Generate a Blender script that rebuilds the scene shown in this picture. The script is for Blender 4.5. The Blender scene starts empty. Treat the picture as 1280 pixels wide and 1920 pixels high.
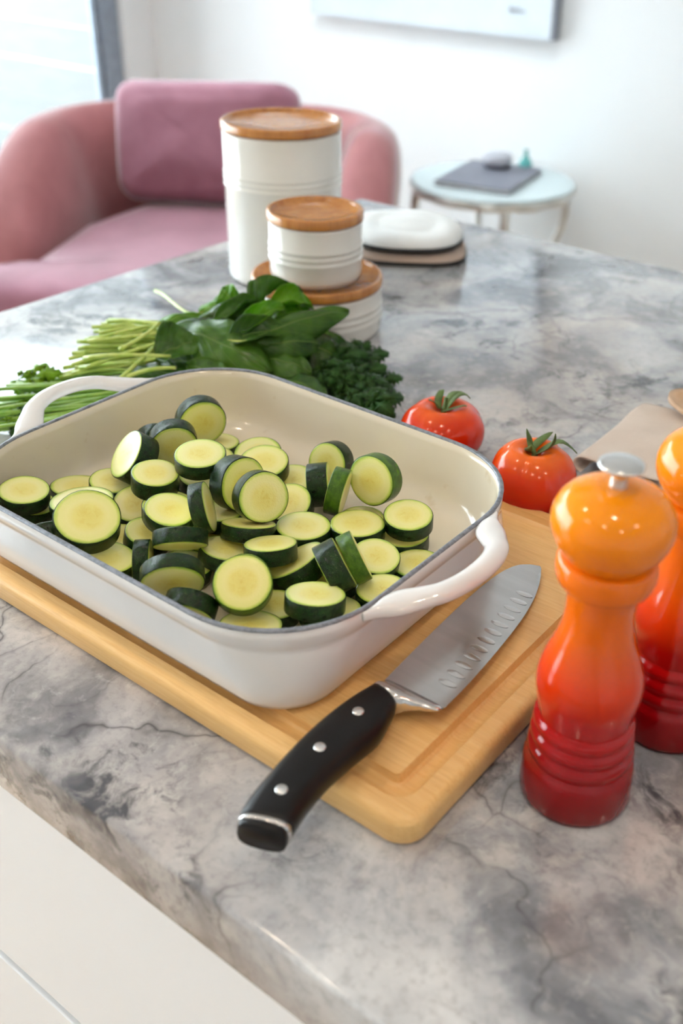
import bpy, bmesh, math, random
from mathutils import Vector, Matrix, noise
PI = math.pi
SC = bpy.context.scene
COL = SC.collection

# ------------------------------------------------------------------ camera
cam_data = bpy.data.cameras.new('camera')
cam = bpy.data.objects.new('camera', cam_data)
COL.objects.link(cam)
RT, UP, FW = (0.798664, 0.601301, 0.023916), (-0.309821, 0.376792, 0.872949), (-0.515894, 0.704603, -0.487226)
M = Matrix(((RT[0], UP[0], -FW[0], 0.0), (RT[1], UP[1], -FW[1], 0.0), (RT[2], UP[2], -FW[2], 0.468), (0, 0, 0, 1)))
cam.matrix_world = M
cam_data.sensor_fit = 'VERTICAL'
cam_data.sensor_height = 36.0
cam_data.sensor_width = 24.0
cam_data.lens = 1940.0 / 1920.0 * 36.0
cam_data.shift_x = -(743.5 - 640.0) / 1920.0
cam_data.shift_y = (867.0 - 960.0) / 1920.0
cam_data.clip_start = 0.02
cam_data.dof.use_dof = True
cam_data.dof.focus_distance = 0.76
cam_data.dof.aperture_fstop = 5.2
SC.camera = cam

# ------------------------------------------------------------------ world, lights, exposure
world = bpy.data.worlds.new('overcast_sky')
SC.world = world
world.use_nodes = True
wn = world.node_tree
wn.nodes['Background'].inputs['Color'].default_value = (0.89, 0.945, 1.0, 1)
wn.nodes['Background'].inputs['Strength'].default_value = 11.0
SC.view_settings.view_transform = 'Standard'
SC.view_settings.look = 'None'
SC.view_settings.gamma = 1.0
SC.view_settings.use_curve_mapping = False
SC.view_settings.exposure = 0.22
SC.cycles.max_bounces = 8

sun_d = bpy.data.lights.new('sun', 'SUN')
sun_d.energy = 3.0
sun_d.angle = math.radians(2)
sun_d.color = (1.0, 0.95, 0.88)
sun = bpy.data.objects.new('sun', sun_d)
COL.objects.link(sun)
sun.rotation_euler = Vector((0.80, 0.20, -0.75)).to_track_quat('-Z', 'Y').to_euler()

def downlight(x, y, w):
    d = bpy.data.lights.new('ceiling_spot_lamp', 'AREA')
    d.shape = 'DISK'; d.size = 0.07; d.energy = w; d.color = (1.0, 0.82, 0.62)
    o = bpy.data.objects.new('ceiling_spot_lamp', d); COL.objects.link(o)
    o.location = (x, y, 1.565)
for x, y in ((-1.1, 0.30), (-0.1, 0.30), (0.9, 0.30), (-1.1, -0.80), (-0.1, -0.80), (0.9, -0.80)):
    downlight(x, y, 2.5)

# ------------------------------------------------------------------ materials
def new_mat(name):
    m = bpy.data.materials.new(name); m.use_nodes = True
    nt = m.node_tree; b = nt.nodes['Principled BSDF']
    return m, nt, b
def setv(b, **k):
    for n, v in k.items():
        b.inputs[n.replace('_', ' ')].default_value = v
def rgb(c): return (c[0], c[1], c[2], 1.0)
class NT:
    def __init__(s, nt): s.nt = nt
    def n(s, t, **k):
        o = s.nt.nodes.new(t)
        for a, v in k.items():
            if hasattr(o, a): setattr(o, a, v)
        return o
    def l(s, a, b): s.nt.links.new(a, b)
    def coord(s, kind='Object', scale=(1, 1, 1), rot=(0, 0, 0), loc=(0, 0, 0)):
        t = s.n('ShaderNodeTexCoord'); m = s.n('ShaderNodeMapping')
        m.inputs['Scale'].default_value = scale; m.inputs['Rotation'].default_value = rot; m.inputs['Location'].default_value = loc
        s.l(t.outputs[kind], m.inputs['Vector']); return m.outputs['Vector']
    def noise(s, vec, scale, detail=4, rough=0.55, dist=0.0):
        o = s.n('ShaderNodeTexNoise'); o.inputs['Scale'].default_value = scale; o.inputs['Detail'].default_value = detail
        o.inputs['Roughness'].default_value = rough; o.inputs['Distortion'].default_value = dist
        if vec is not None: s.l(vec, o.inputs['Vector'])
        return o
    def ramp(s, fac, stops, interp='LINEAR'):
        o = s.n('ShaderNodeValToRGB'); e = o.color_ramp.elements; o.color_ramp.interpolation = interp
        while len(e) > 1: e.remove(e[-1])
        e[0].position = stops[0][0]; e[0].color = rgb(stops[0][1]) if not isinstance(stops[0][1], (int, float)) else (stops[0][1],) * 3 + (1,)
        for p, c in stops[1:]:
            q = e.new(p); q.color = rgb(c) if not isinstance(c, (int, float)) else (c, c, c, 1)
        s.l(fac, o.inputs['Fac']); return o.outputs['Color']
    def mix(s, fac, a, b, mode='MIX'):
        o = s.n('ShaderNodeMix'); o.data_type = 'RGBA'; o.blend_type = mode
        for sock, v in ((o.inputs[0], fac), (o.inputs[6], a), (o.inputs[7], b)):
            if isinstance(v, (int, float)): sock.default_value = v
            elif isinstance(v, tuple): sock.default_value = rgb(v)
            else: s.l(v, sock)
        return o.outputs[2]
    def math(s, op, a, b=0.0, clamp=False):
        o = s.n('ShaderNodeMath'); o.operation = op; o.use_clamp = clamp
        for sock, v in ((o.inputs[0], a), (o.inputs[1], b)):
            if isinstance(v, (int, float)): sock.default_value = v
            else: s.l(v, sock)
        return o.outputs[0]
    def bump(s, h, strength, dist, b):
        o = s.n('ShaderNodeBump'); o.inputs['Strength'].default_value = strength; o.inputs['Distance'].default_value = dist
        s.l(h, o.inputs['Height']); s.l(o.outputs['Normal'], b.inputs['Normal'])

def plain(name, col, rough=0.5, metal=0.0, coat=0.0, var=0.04, scale=30, bumpd=0.0, **k):
    m, nt, b = new_mat(name); t = NT(nt)
    nz = t.noise(t.coord(), scale)
    c2 = tuple(max(0, x * (1 - var * 4)) for x in col); c1 = tuple(min(1, x * (1 + var)) for x in col)
    t.l(t.ramp(nz.outputs['Fac'], [(0.3, c2), (0.6, c1)]), b.inputs['Base Color'])
    setv(b, Roughness=rough, Metallic=metal, Coat_Weight=coat, **k)
    if bumpd: t.bump(nz.outputs['Fac'], 0.5, bumpd, b)
    return m

def mat_marble():
    m, nt, b = new_mat('marble'); t = NT(nt)
    v = t.coord()
    def warped(vec, scale, amount, detail=5, rough=0.6):
        w = t.noise(v, scale, detail, rough)
        s_ = t.n('ShaderNodeVectorMath'); s_.operation = 'SCALE'; s_.inputs['Scale'].default_value = amount
        t.l(w.outputs['Color'], s_.inputs[0])
        a_ = t.n('ShaderNodeVectorMath'); a_.operation = 'ADD'; t.l(vec, a_.inputs[0]); t.l(s_.outputs[0], a_.inputs[1])
        return a_.outputs[0]
    wv = warped(v, 4.0, 0.14)
    wv2 = warped(wv, 14.0, 0.030, 3, 0.5)
    # cloudy ground: blue grey, light grey and warm taupe clouds
    big = t.noise(wv, 8.0, 7, 0.60, 0.5)
    base = t.ramp(big.outputs['Fac'], [(0.34, (0.16, 0.168, 0.192)), (0.43, (0.27, 0.276, 0.302)), (0.50, (0.43, 0.435, 0.455)), (0.57, (0.54, 0.54, 0.55)), (0.70, (0.68, 0.675, 0.675))])
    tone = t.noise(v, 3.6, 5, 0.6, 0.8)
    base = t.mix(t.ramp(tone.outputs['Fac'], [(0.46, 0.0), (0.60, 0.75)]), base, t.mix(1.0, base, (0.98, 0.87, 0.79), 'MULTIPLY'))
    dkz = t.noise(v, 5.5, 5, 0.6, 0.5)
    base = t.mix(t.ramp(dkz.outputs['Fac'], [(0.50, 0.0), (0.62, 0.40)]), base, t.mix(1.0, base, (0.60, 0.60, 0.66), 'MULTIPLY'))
    # pale rounded inclusions of two sizes
    for sc_, st_, lo in ((26, 0.45, 0.52), (60, 0.35, 0.50)):
        vor = t.n('ShaderNodeTexVoronoi'); vor.inputs['Scale'].default_value = sc_; vor.feature = 'SMOOTH_F1'; vor.inputs['Smoothness'].default_value = 0.25; t.l(wv2, vor.inputs['Vector'])
        peb = t.ramp(vor.outputs['Distance'], [(0.18, st_), (0.42, 0.0)])
        pm = t.noise(v, sc_ * 0.28, 4, 0.6)
        pf = t.math('MULTIPLY', peb, t.ramp(pm.outputs['Fac'], [(lo, 0.0), (lo + 0.08, 1.0)]))
        base = t.mix(pf, base, (0.66, 0.62, 0.58))
    # ink dark broken clouds
    dk = t.noise(wv2, 22, 8, 0.72, 0.4)
    dkm = t.noise(v, 6.5, 4, 0.6, 0.6)
    df = t.math('MULTIPLY', t.ramp(dk.outputs['Fac'], [(0.50, 0.0), (0.60, 0.9)]), t.ramp(dkm.outputs['Fac'], [(0.50, 0.0), (0.58, 1.0)]))
    base = t.mix(df, base, (0.045, 0.048, 0.06))
    # crack like veins at three scales
    for sc_, wd, st, th, mks in ((4.5, 0.0055, 0.85, 0.46, 5.0), (10.0, 0.010, 0.65, 0.50, 8.0), (24.0, 0.018, 0.38, 0.54, 14.0)):
        vo = t.n('ShaderNodeTexVoronoi'); vo.feature = 'DISTANCE_TO_EDGE'; vo.inputs['Scale'].default_value = sc_
        t.l(wv2, vo.inputs['Vector'])
        line = t.ramp(vo.outputs['Distance'], [(0.0, st), (wd, st * 0.30), (wd * 3.5, 0.0)])
        mk = t.noise(v, mks, 4, 0.6)
        f = t.math('MULTIPLY', line, t.ramp(mk.outputs['Fac'], [(th, 0.0), (th + 0.10, 1.0)]))
        base = t.mix(f, base, (0.055, 0.052, 0.058))
    fine = t.noise(v, 140, 6, 0.7)
    base = t.mix(t.ramp(fine.outputs['Fac'], [(0.38, 0.25), (0.50, 0.0)]), base, (0.15, 0.145, 0.15))
    pale = t.noise(v, 75, 5, 0.7, 0.8)
    base = t.mix(t.ramp(pale.outputs['Fac'], [(0.56, 0.0), (0.70, 0.28)]), base, (0.72, 0.70, 0.67))
    t.l(base, b.inputs['Base Color'])
    setv(b, Roughness=0.11, IOR=1.56)
    return m

def mat_maple(name, endg=False):
    m, nt, b = new_mat(name); t = NT(nt)
    v = t.coord(scale=(1, 1, 1))
    gr = t.noise(t.coord(scale=(3.0, 60, 60)), 5.0, 6, 0.6, 1.2)
    gr2 = t.noise(t.coord(scale=(14.0, 260, 260)), 3.0, 3, 0.6, 0.4)
    # edge glued strips along the long side
    sep = t.n('ShaderNodeSeparateXYZ'); t.l(v, sep.inputs[0])
    row = t.math('FLOOR', t.math('MULTIPLY', sep.outputs['Y'], 1 / 0.042))
    wn_ = t.n('ShaderNodeTexWhiteNoise'); wn_.noise_dimensions = '1D'; t.l(row, wn_.inputs['W'])
    c = t.ramp(gr.outputs['Fac'], [(0.30, (0.80, 0.47, 0.17)), (0.5, (0.85, 0.53, 0.205)), (0.7, (0.88, 0.58, 0.245))])
    c = t.mix(t.math('MULTIPLY', wn_.outputs['Value'], 0.35), c, t.mix(1.0, c, (0.88, 0.74, 0.60), 'MULTIPLY'))
    c = t.mix(t.ramp(gr2.outputs['Fac'], [(0.35, 0.30), (0.5, 0.0)]), c, (0.66, 0.36, 0.13))
    t.l(c, b.inputs['Base Color'])
    setv(b, Roughness=0.36)
    t.bump(gr2.outputs['Fac'], 0.15, 0.0004, b)
    return m

def mat_enamel(name, col, rough=0.10, stain=None):
    m, nt, b = new_mat(name); t = NT(nt)
    nz = t.noise(t.coord(), 14, 5, 0.6)
    c = t.ramp(nz.outputs['Fac'], [(0.35, tuple(x * 0.97 for x in col)), (0.6, col)])
    if stain:
        s = t.noise(t.coord(), 60, 3, 0.5)
        c = t.mix(t.ramp(s.outputs['Fac'], [(0.66, 0.0), (0.74, 0.30)]), c, stain)
    t.l(c, b.inputs['Base Color'])
    setv(b, Roughness=rough, Coat_Weight=0.4, Coat_Roughness=0.05)
    w = t.noise(t.coord(), 40, 2, 0.5)
    t.bump(w.outputs['Fac'], 0.12, 0.0012, b)
    return m

def mat_volcanic(height):
    m, nt, b = new_mat('volcanic_orange_enamel'); t = NT(nt)
    sep = t.n('ShaderNodeSeparateXYZ'); t.l(t.coord(), sep.inputs[0])
    z = t.math('DIVIDE', sep.outputs['Z'], height)
    nz = t.noise(t.coord(), 16, 3, 0.5)
    z = t.math('ADD', z, t.math('MULTIPLY', t.math('SUBTRACT', nz.outputs['Fac'], 0.5), 0.06))
    c = t.ramp(z, [(0.0, (0.20, 0.001, 0.003)), (0.20, (0.36, 0.001, 0.003)), (0.33, (0.52, 0.004, 0.002)), (0.44, (0.74, 0.050, 0.003)),
                   (0.56, (0.84, 0.13, 0.004)), (0.74, (0.88, 0.17, 0.004)), (0.84, (0.91, 0.22, 0.003)), (0.95, (0.94, 0.29, 0.003))])
    t.l(c, b.inputs['Base Color'])
    setv(b, Roughness=0.10, Specular_IOR_Level=0.42)
    return m

def mat_flesh():
    m, nt, b = new_mat('courgette_flesh'); t = NT(nt)
    tc = t.n('ShaderNodeTexCoord'); oi = t.n('ShaderNodeObjectInfo')
    sep = t.n('ShaderNodeSeparateXYZ'); t.l(tc.outputs['Object'], sep.inputs[0])
    cmb = t.n('ShaderNodeCombineXYZ'); t.l(sep.outputs['X'], cmb.inputs[0]); t.l(sep.outputs['Y'], cmb.inputs[1])
    t.l(t.math('MULTIPLY', oi.outputs['Random'], 37.0), cmb.inputs[2])
    ln = t.n('ShaderNodeVectorMath'); ln.operation = 'LENGTH'
    c2 = t.n('ShaderNodeCombineXYZ'); t.l(sep.outputs['X'], c2.inputs[0]); t.l(sep.outputs['Y'], c2.inputs[1]); t.l(c2.outputs[0], ln.inputs[0])
    rad = ln.outputs['Value']
    nz = t.noise(cmb.outputs[0], 2.6, 4, 0.6, 0.6)
    r2 = t.math('ADD', rad, t.math('MULTIPLY', t.math('SUBTRACT', nz.outputs['Fac'], 0.5), 0.10))
    c = t.ramp(r2, [(0.0, (0.82, 0.74, 0.22)), (0.42, (0.85, 0.80, 0.28)), (0.62, (0.87, 0.85, 0.40)), (0.84, (0.82, 0.84, 0.34)), (0.92, (0.56, 0.70, 0.12)), (1.0, (0.14, 0.32, 0.015))])
    sd = t.noise(cmb.outputs[0], 4.0, 2, 0.5, 1.0)
    sm = t.ramp(rad, [(0.12, 1.0), (0.58, 0.0)])
    f = t.math('MULTIPLY', t.ramp(sd.outputs['Fac'], [(0.50, 0.0), (0.62, 0.55)]), sm)
    c = t.mix(t.math('MULTIPLY', f, 0.6), c, (0.72, 0.55, 0.06))
    tint = t.ramp(oi.outputs['Random'], [(0.0, (1.0, 1.0, 1.0)), (0.5, (0.99, 0.96, 0.80)), (1.0, (1.0, 0.98, 0.90))])
    c = t.mix(1.0, c, tint, 'MULTIPLY')
    t.l(c, b.inputs['Base Color'])
    setv(b, Roughness=0.33, Subsurface_Weight=0.15, Subsurface_Scale=0.004, Coat_Weight=0.25, Coat_Roughness=0.2)
    b.inputs['Subsurface Radius'].default_value = (1.0, 0.8, 0.3)
    fn = t.noise(cmb.outputs[0], 18, 3, 0.6)
    t.bump(fn.outputs['Fac'], 0.12, 0.03, b)
    return m
def mat_skin(name, c0, c1):
    m, nt, b = new_mat(name); t = NT(nt)
    tc = t.n('ShaderNodeTexCoord'); oi = t.n('ShaderNodeObjectInfo')
    n1 = t.noise(tc.outputs['Object'], 22, 3, 0.6); n2 = t.noise(tc.outputs['Object'], 3.0, 3, 0.6)
    c = t.ramp(n2.outputs['Fac'], [(0.35, c0), (0.7, c1)])
    c = t.mix(t.ramp(n1.outputs['Fac'], [(0.62, 0.0), (0.72, 0.5)]), c, (0.20, 0.30, 0.08))
    t.l(c, b.inputs['Base Color'])
    setv(b, Roughness=0.17, Specular_IOR_Level=0.28)
    t.bump(n1.outputs['Fac'], 0.25, 0.02, b)
    return m
def mat_leaf(name, dark, mid, vein, rough=0.32):
    m, nt, b = new_mat(name); t = NT(nt)
    uv = t.n('ShaderNodeTexCoord'); sep = t.n('ShaderNodeSeparateXYZ'); t.l(uv.outputs['UV'], sep.inputs[0])
    av = t.math('ABSOLUTE', t.math('SUBTRACT', sep.outputs['Y'], 0.5))
    oi = t.n('ShaderNodeObjectInfo')
    nz = t.noise(t.coord(), 28, 4, 0.6, 0.4)
    c = t.ramp(nz.outputs['Fac'], [(0.3, dark), (0.7, mid)])
    c = t.mix(t.math('MULTIPLY', oi.outputs['Random'], 0.45), c, t.mix(1.0, c, (1.7, 1.45, 0.8), 'MULTIPLY'))
    midrib = t.ramp(av, [(0.0, 0.9), (0.03, 0.0)])
    ph = t.math('SUBTRACT', t.math('MULTIPLY', sep.outputs['X'], 6.5), t.math('MULTIPLY', av, 5.0))
    fr = t.math('ABSOLUTE', t.math('SUBTRACT', t.math('FRACT', ph), 0.5))
    side = t.ramp(fr, [(0.0, 0.38), (0.06, 0.0)])
    c = t.mix(t.math('MAXIMUM', midrib, side), c, vein)
    t.l(c, b.inputs['Base Color'])
    setv(b, Roughness=rough, Specular_IOR_Level=0.4)
    h = t.math('SUBTRACT', 1.0, t.math('MAXIMUM', midrib, t.math('MULTIPLY', side, 1.6)))
    h2 = t.math('ADD', h, t.math('MULTIPLY', nz.outputs['Fac'], 0.8))
    t.bump(h2, 0.6, 0.0016, b)
    # thin leaf lets some light through
    tr = t.n('ShaderNodeBsdfTranslucent'); t.l(t.mix(1.0, c, (1.6, 1.7, 0.5), 'MULTIPLY'), tr.inputs['Color'])
    ms = t.n('ShaderNodeMixShader'); ms.inputs[0].default_value = 0.28
    out = nt.nodes['Material Output']
    t.l(b.outputs[0], ms.inputs[1]); t.l(tr.outputs[0], ms.inputs[2]); t.l(ms.outputs[0], out.inputs['Surface'])
    return m
def mat_stem(name='leaf_stem', a=(0.34, 0.46, 0.06), c=(0.60, 0.68, 0.20)):
    m, nt, b = new_mat(name); t = NT(nt)
    nz = t.noise(t.coord(scale=(1, 1, 1)), 60, 3, 0.6); oi = t.n('ShaderNodeObjectInfo')
    col = t.ramp(nz.outputs['Fac'], [(0.3, a), (0.65, c)])
    col = t.mix(t.math('MULTIPLY', oi.outputs['Random'], 0.5), col, t.mix(1.0, col, (0.6, 0.8, 0.5), 'MULTIPLY'))
    t.l(col, b.inputs['Base Color']); setv(b, Roughness=0.3, Subsurface_Weight=0.1, Subsurface_Scale=0.003)
    return m
def mat_tomato():
    m, nt, b = new_mat('tomato_skin'); t = NT(nt)
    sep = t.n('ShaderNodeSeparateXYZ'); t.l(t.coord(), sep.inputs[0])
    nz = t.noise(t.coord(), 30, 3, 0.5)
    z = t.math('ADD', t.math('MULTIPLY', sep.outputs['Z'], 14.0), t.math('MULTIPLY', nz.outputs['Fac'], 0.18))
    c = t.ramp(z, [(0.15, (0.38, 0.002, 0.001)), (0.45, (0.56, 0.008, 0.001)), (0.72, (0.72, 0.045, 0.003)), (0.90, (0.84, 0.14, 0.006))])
    t.l(c, b.inputs['Base Color'])
    setv(b, Roughness=0.16, Specular_IOR_Level=0.45, Subsurface_Weight=0.05, Subsurface_Scale=0.006)
    return m
def mat_steel(name, col=(0.55, 0.54, 0.53), rough=0.30, axis=(300, 6, 300)):
    m, nt, b = new_mat(name); t = NT(nt)
    nz = t.noise(t.coord(scale=axis), 1.0, 3, 0.6)
    t.l(t.ramp(nz.outputs['Fac'], [(0.3, tuple(x * 0.85 for x in col)), (0.7, col)]), b.inputs['Base Color'])
    sm = t.noise(t.coord(), 45, 4, 0.7, 1.5)
    t.l(t.ramp(sm.outputs['Fac'], [(0.45, rough), (0.65, rough * 1.12)]), b.inputs['Roughness'])
    setv(b, Metallic=1.0)
    return m
def mat_wood(name, dark, lite, rough=0.35, sc=(20, 20, 3)):
    m, nt, b = new_mat(name); t = NT(nt)
    nz = t.noise(t.coord(scale=sc), 4.0, 5, 0.6, 0.8)
    t.l(t.ramp(nz.outputs['Fac'], [(0.3, dark), (0.7, lite)]), b.inputs['Base Color'])
    setv(b, Roughness=rough, Coat_Weight=0.35, Coat_Roughness=0.18)
    return m
def mat_fabric(name, dark, lite, rough=0.9, sc=400, sheen=0.0, weave=True):
    m, nt, b = new_mat(name); t = NT(nt)
    nz = t.noise(t.coord(), 7, 5, 0.6, 0.5)
    t.l(t.ramp(nz.outputs['Fac'], [(0.3, dark), (0.7, lite)]), b.inputs['Base Color'])
    setv(b, Roughness=rough, Sheen_Weight=sheen, Sheen_Roughness=0.28)
    f = t.noise(t.coord(), sc, 3, 0.6)
    t.bump(f.outputs['Fac'], 0.4, 0.0015, b)
    return m

MARBLE = mat_marble()
MAPLE = mat_maple('maple_board')
ENAMEL_OUT = mat_enamel('white_enamel', (0.80, 0.79, 0.78))
ENAMEL_IN = mat_enamel('cream_enamel', (0.76, 0.68, 0.54), 0.16, (0.55, 0.40, 0.18))
RIM = plain('bare_iron_rim', (0.24, 0.26, 0.30), 0.45, 0.3, var=0.1, scale=300, bumpd=0.0006)
VOLC = mat_volcanic(0.215)
FLESH = mat_flesh(); SKIN = mat_skin('courgette_skin', (0.003, 0.014, 0.005), (0.010, 0.042, 0.008)); SKIN_LIGHT = mat_skin('light_courgette_skin', (0.030, 0.095, 0.006), (0.085, 0.19, 0.010))
LEAF = mat_leaf('spinach_leaf', (0.014, 0.060, 0.006), (0.065, 0.17, 0.018), (0.16, 0.28, 0.06), 0.27)
LEAF_LIGHT = mat_leaf('bright_spinach_leaf', (0.05, 0.19, 0.004), (0.13, 0.34, 0.008), (0.30, 0.48, 0.08))
PLEAF = mat_leaf('parsley_leaf', (0.010, 0.055, 0.010), (0.035, 0.13, 0.02), (0.06, 0.16, 0.03), 0.4)
PLEAF2 = mat_leaf('bright_parsley_leaf', (0.14, 0.32, 0.01), (0.25, 0.46, 0.02), (0.35, 0.55, 0.08), 0.4)
STEM = mat_stem(); PSTEM = mat_stem('parsley_stem', (0.16, 0.34, 0.03), (0.34, 0.52, 0.10))
TOMATO = mat_tomato()
CALYX = plain('tomato_calyx', (0.10, 0.16, 0.035), 0.6, scale=120, var=0.12)
STEEL = mat_steel('blade_steel', (0.66, 0.65, 0.64), 0.24, (4, 60, 4))
BOLSTER = mat_steel('bolster_steel', (0.72, 0.70, 0.68), 0.16)
BLACK = plain('black_handle', (0.004, 0.004, 0.005), 0.38, Specular_IOR_Level=0.3)
JAR = mat_enamel('canister_glaze', (0.78, 0.75, 0.70), 0.12)
LIDW = mat_wood('acacia_lid', (0.40, 0.14, 0.025), (0.60, 0.26, 0.06), 0.24)
SEAL = plain('lid_seal', (0.7, 0.7, 0.68), 0.5)
KNOB = plain('mill_knob_steel', (0.75, 0.75, 0.74), 0.22, 0.9)
CABINET = plain('white_lacquer', (0.92, 0.93, 0.95), 0.35, var=0.005, scale=3)
CHANNEL = plain('grey_channel', (0.28, 0.29, 0.30), 0.4, 0.4)
PINK = mat_fabric('rose_velvet', (0.27, 0.085, 0.085), (0.35, 0.125, 0.125), 0.75, 300, 0.9)
PINK2 = mat_fabric('mauve_velvet', (0.25, 0.092, 0.128), (0.34, 0.140, 0.185), 0.7, 300, 1.0)
WALL = plain('white_paint', (0.80, 0.82, 0.835), 0.8, var=0.006, scale=2)
CEIL = plain('ceiling_paint', (0.80, 0.80, 0.80), 0.9, var=0.006, scale=2)
FLOOR = mat_wood('oak_floor', (0.42, 0.26, 0.14), (0.62, 0.42, 0.25), 0.4, (2, 14, 2))
FRAME = plain('slate_window_frame', (0.27, 0.32, 0.39), 0.4)
FENCE = mat_wood('pale_fence_board', (0.082, 0.089, 0.095), (0.112, 0.109, 0.100), 0.7, (1, 6, 6))
DECK = plain('pale_paving', (0.6, 0.6, 0.6), 0.8)
LINEN = mat_fabric('beige_linen', (0.62, 0.51, 0.43), (0.74, 0.64, 0.56), 0.95, 900)
LINENW = mat_fabric('cream_linen', (0.72, 0.70, 0.66), (0.80, 0.78, 0.75), 0.95, 900)
QUILT = mat_fabric('white_quilted_cotton', (0.74, 0.75, 0.74), (0.84, 0.85, 0.85), 0.95, 600)
TAN = mat_fabric('tan_cotton', (0.42, 0.32, 0.26), (0.55, 0.43, 0.36), 0.95, 600)
BIND = mat_fabric('black_binding', (0.012, 0.014, 0.016), (0.03, 0.03, 0.032), 0.9, 600)
SPOON = mat_wood('beech_spoon', (0.60, 0.38, 0.22), (0.74, 0.52, 0.34), 0.45)
SILVER = plain('silver_table_frame', (0.72, 0.71, 0.68), 0.3, 0.35)
GREYBOOK = plain('grey_book_cover', (0.20, 0.20, 0.24), 0.6)
PAPER = plain('book_pages', (0.75, 0.74, 0.72), 0.8)
SPEAKER = mat_fabric('grey_speaker_cloth', (0.42, 0.42, 0.46), (0.56, 0.56, 0.60), 0.9, 900)
SPK_DARK = plain('speaker_base', (0.10, 0.10, 0.13), 0.5)
CANVAS = plain('pale_blue_canvas', (0.66, 0.72, 0.78), 0.8, var=0.03, scale=3)
CANVAS_EDGE = plain('canvas_edge', (0.27, 0.29, 0.34), 0.7)
INK = plain('signature_ink', (0.30, 0.32, 0.36), 0.8)
TEAL = plain('teal_glaze', (0.10, 0.42, 0.40), 0.2)
LEGW = mat_wood('dark_chair_leg', (0.10, 0.05, 0.03), (0.16, 0.08, 0.05))
def mat_glass(name='clear_glass', tint=(0.93, 0.97, 0.97), ior=1.45):
    m, nt, b = new_mat(name); t = NT(nt)
    tr = t.n('ShaderNodeBsdfTransparent'); tr.inputs['Color'].default_value = rgb(tint)
    gl = t.n('ShaderNodeBsdfGlossy'); gl.inputs['Roughness'].default_value = 0.02
    fr = t.n('ShaderNodeFresnel'); fr.inputs['IOR'].default_value = ior
    ms = t.n('ShaderNodeMixShader'); t.l(fr.outputs[0], ms.inputs[0]); t.l(tr.outputs[0], ms.inputs[1]); t.l(gl.outputs[0], ms.inputs[2])
    t.l(ms.outputs[0], nt.nodes['Material Output'].inputs['Surface']); return m
GLASS = mat_glass()
GLASS2 = mat_glass('table_glass', (0.93, 0.97, 0.97), 1.5)
for n_ in list(GLASS2.node_tree.nodes):
    if n_.type == 'MIX_SHADER':
        t_ = NT(GLASS2.node_tree); df_ = t_.n('ShaderNodeBsdfDiffuse'); df_.inputs['Color'].default_value = (0.80, 0.88, 0.89, 1); m2_ = t_.n('ShaderNodeMixShader'); m2_.inputs[0].default_value = 0.55
        t_.l(n_.outputs[0], m2_.inputs[1]); t_.l(df_.outputs[0], m2_.inputs[2]); t_.l(m2_.outputs[0], GLASS2.node_tree.nodes['Material Output'].inputs['Surface'])

# ------------------------------------------------------------------ mesh helpers
def link(name, bm, mat, parent=None, smooth=True, loc=None, sub=0, solid=0.0, bevel=0.0):
    bmesh.ops.recalc_face_normals(bm, faces=bm.faces)
    me = bpy.data.meshes.new(name); bm.to_mesh(me); bm.free()
    mats = mat if isinstance(mat, (list, tuple)) else [mat]
    for x in mats: me.materials.append(x)
    if smooth:
        for p in me.polygons: p.use_smooth = True
    o = bpy.data.objects.new(name, me); COL.objects.link(o)
    if parent is not None: o.parent = parent
    if loc is not None: o.location = loc
    if bevel:
        md = o.modifiers.new('bevel', 'BEVEL'); md.width = bevel; md.segments = 3; md.limit_method = 'ANGLE'; md.angle_limit = math.radians(40)
    if solid:
        md = o.modifiers.new('solid', 'SOLIDIFY'); md.thickness = solid; md.offset = 0
    if sub:
        md = o.modifiers.new('sub', 'SUBSURF'); md.levels = sub; md.render_levels = sub
    return o
def auto(o, deg=35):
    me = o.data
    a = math.radians(deg)
    bm = bmesh.new(); bm.from_mesh(me)
    for e in bm.edges:
        if len(e.link_faces) == 2 and e.calc_face_angle(0) > a: e.smooth = False
    bm.to_mesh(me); bm.free()
    return o
def empty(name, loc=(0, 0, 0), rz=0.0):
    o = bpy.data.objects.new(name, None); COL.objects.link(o); o.location = loc; o.rotation_euler = (0, 0, rz)
    o.empty_display_size = 0.05
    return o
def tag(o, label=None, cat=None, group=None, kind=None):
    if label: o['label'] = label
    if cat: o['category'] = cat
    if group: o['group'] = group
    if kind: o['kind'] = kind
    return o
def struct(o, label=None, cat='structure'):
    o['kind'] = 'structure'
    if label: o['label'] = label
    o['category'] = cat
    return o
def box(bm, x0, x1, y0, y1, z0, z1):
    vs = [bm.verts.new(p) for p in ((x0, y0, z0), (x1, y0, z0), (x1, y1, z0), (x0, y1, z0), (x0, y0, z1), (x1, y0, z1), (x1, y1, z1), (x0, y1, z1))]
    for f in ((3, 2, 1, 0), (4, 5, 6, 7), (0, 1, 5, 4), (1, 2, 6, 5), (2, 3, 7, 6), (3, 0, 4, 7)):
        bm.faces.new([vs[i] for i in f])
    return bm
def loft(bm, rings, cap0=True, cap1=True, closed=True):
    V = [[bm.verts.new(p) for p in r] for r in rings]
    n = len(V[0])
    for a, b in zip(V[:-1], V[1:]):
        for i in range(n if closed else n - 1):
            j = (i + 1) % n
            bm.faces.new((a[i], a[j], b[j], b[i]))
    if cap0: bm.faces.new(list(reversed(V[0])))
    if cap1: bm.faces.new(V[-1])
    return V
def lathe(bm, prof, n=64, cx=0.0, cy=0.0):
    rings = []
    for r, z in prof:
        rings.append([(cx + r * math.cos(2 * PI * i / n), cy + r * math.sin(2 * PI * i / n), z) for i in range(n)])
    loft(bm, rings, True, True)
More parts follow.
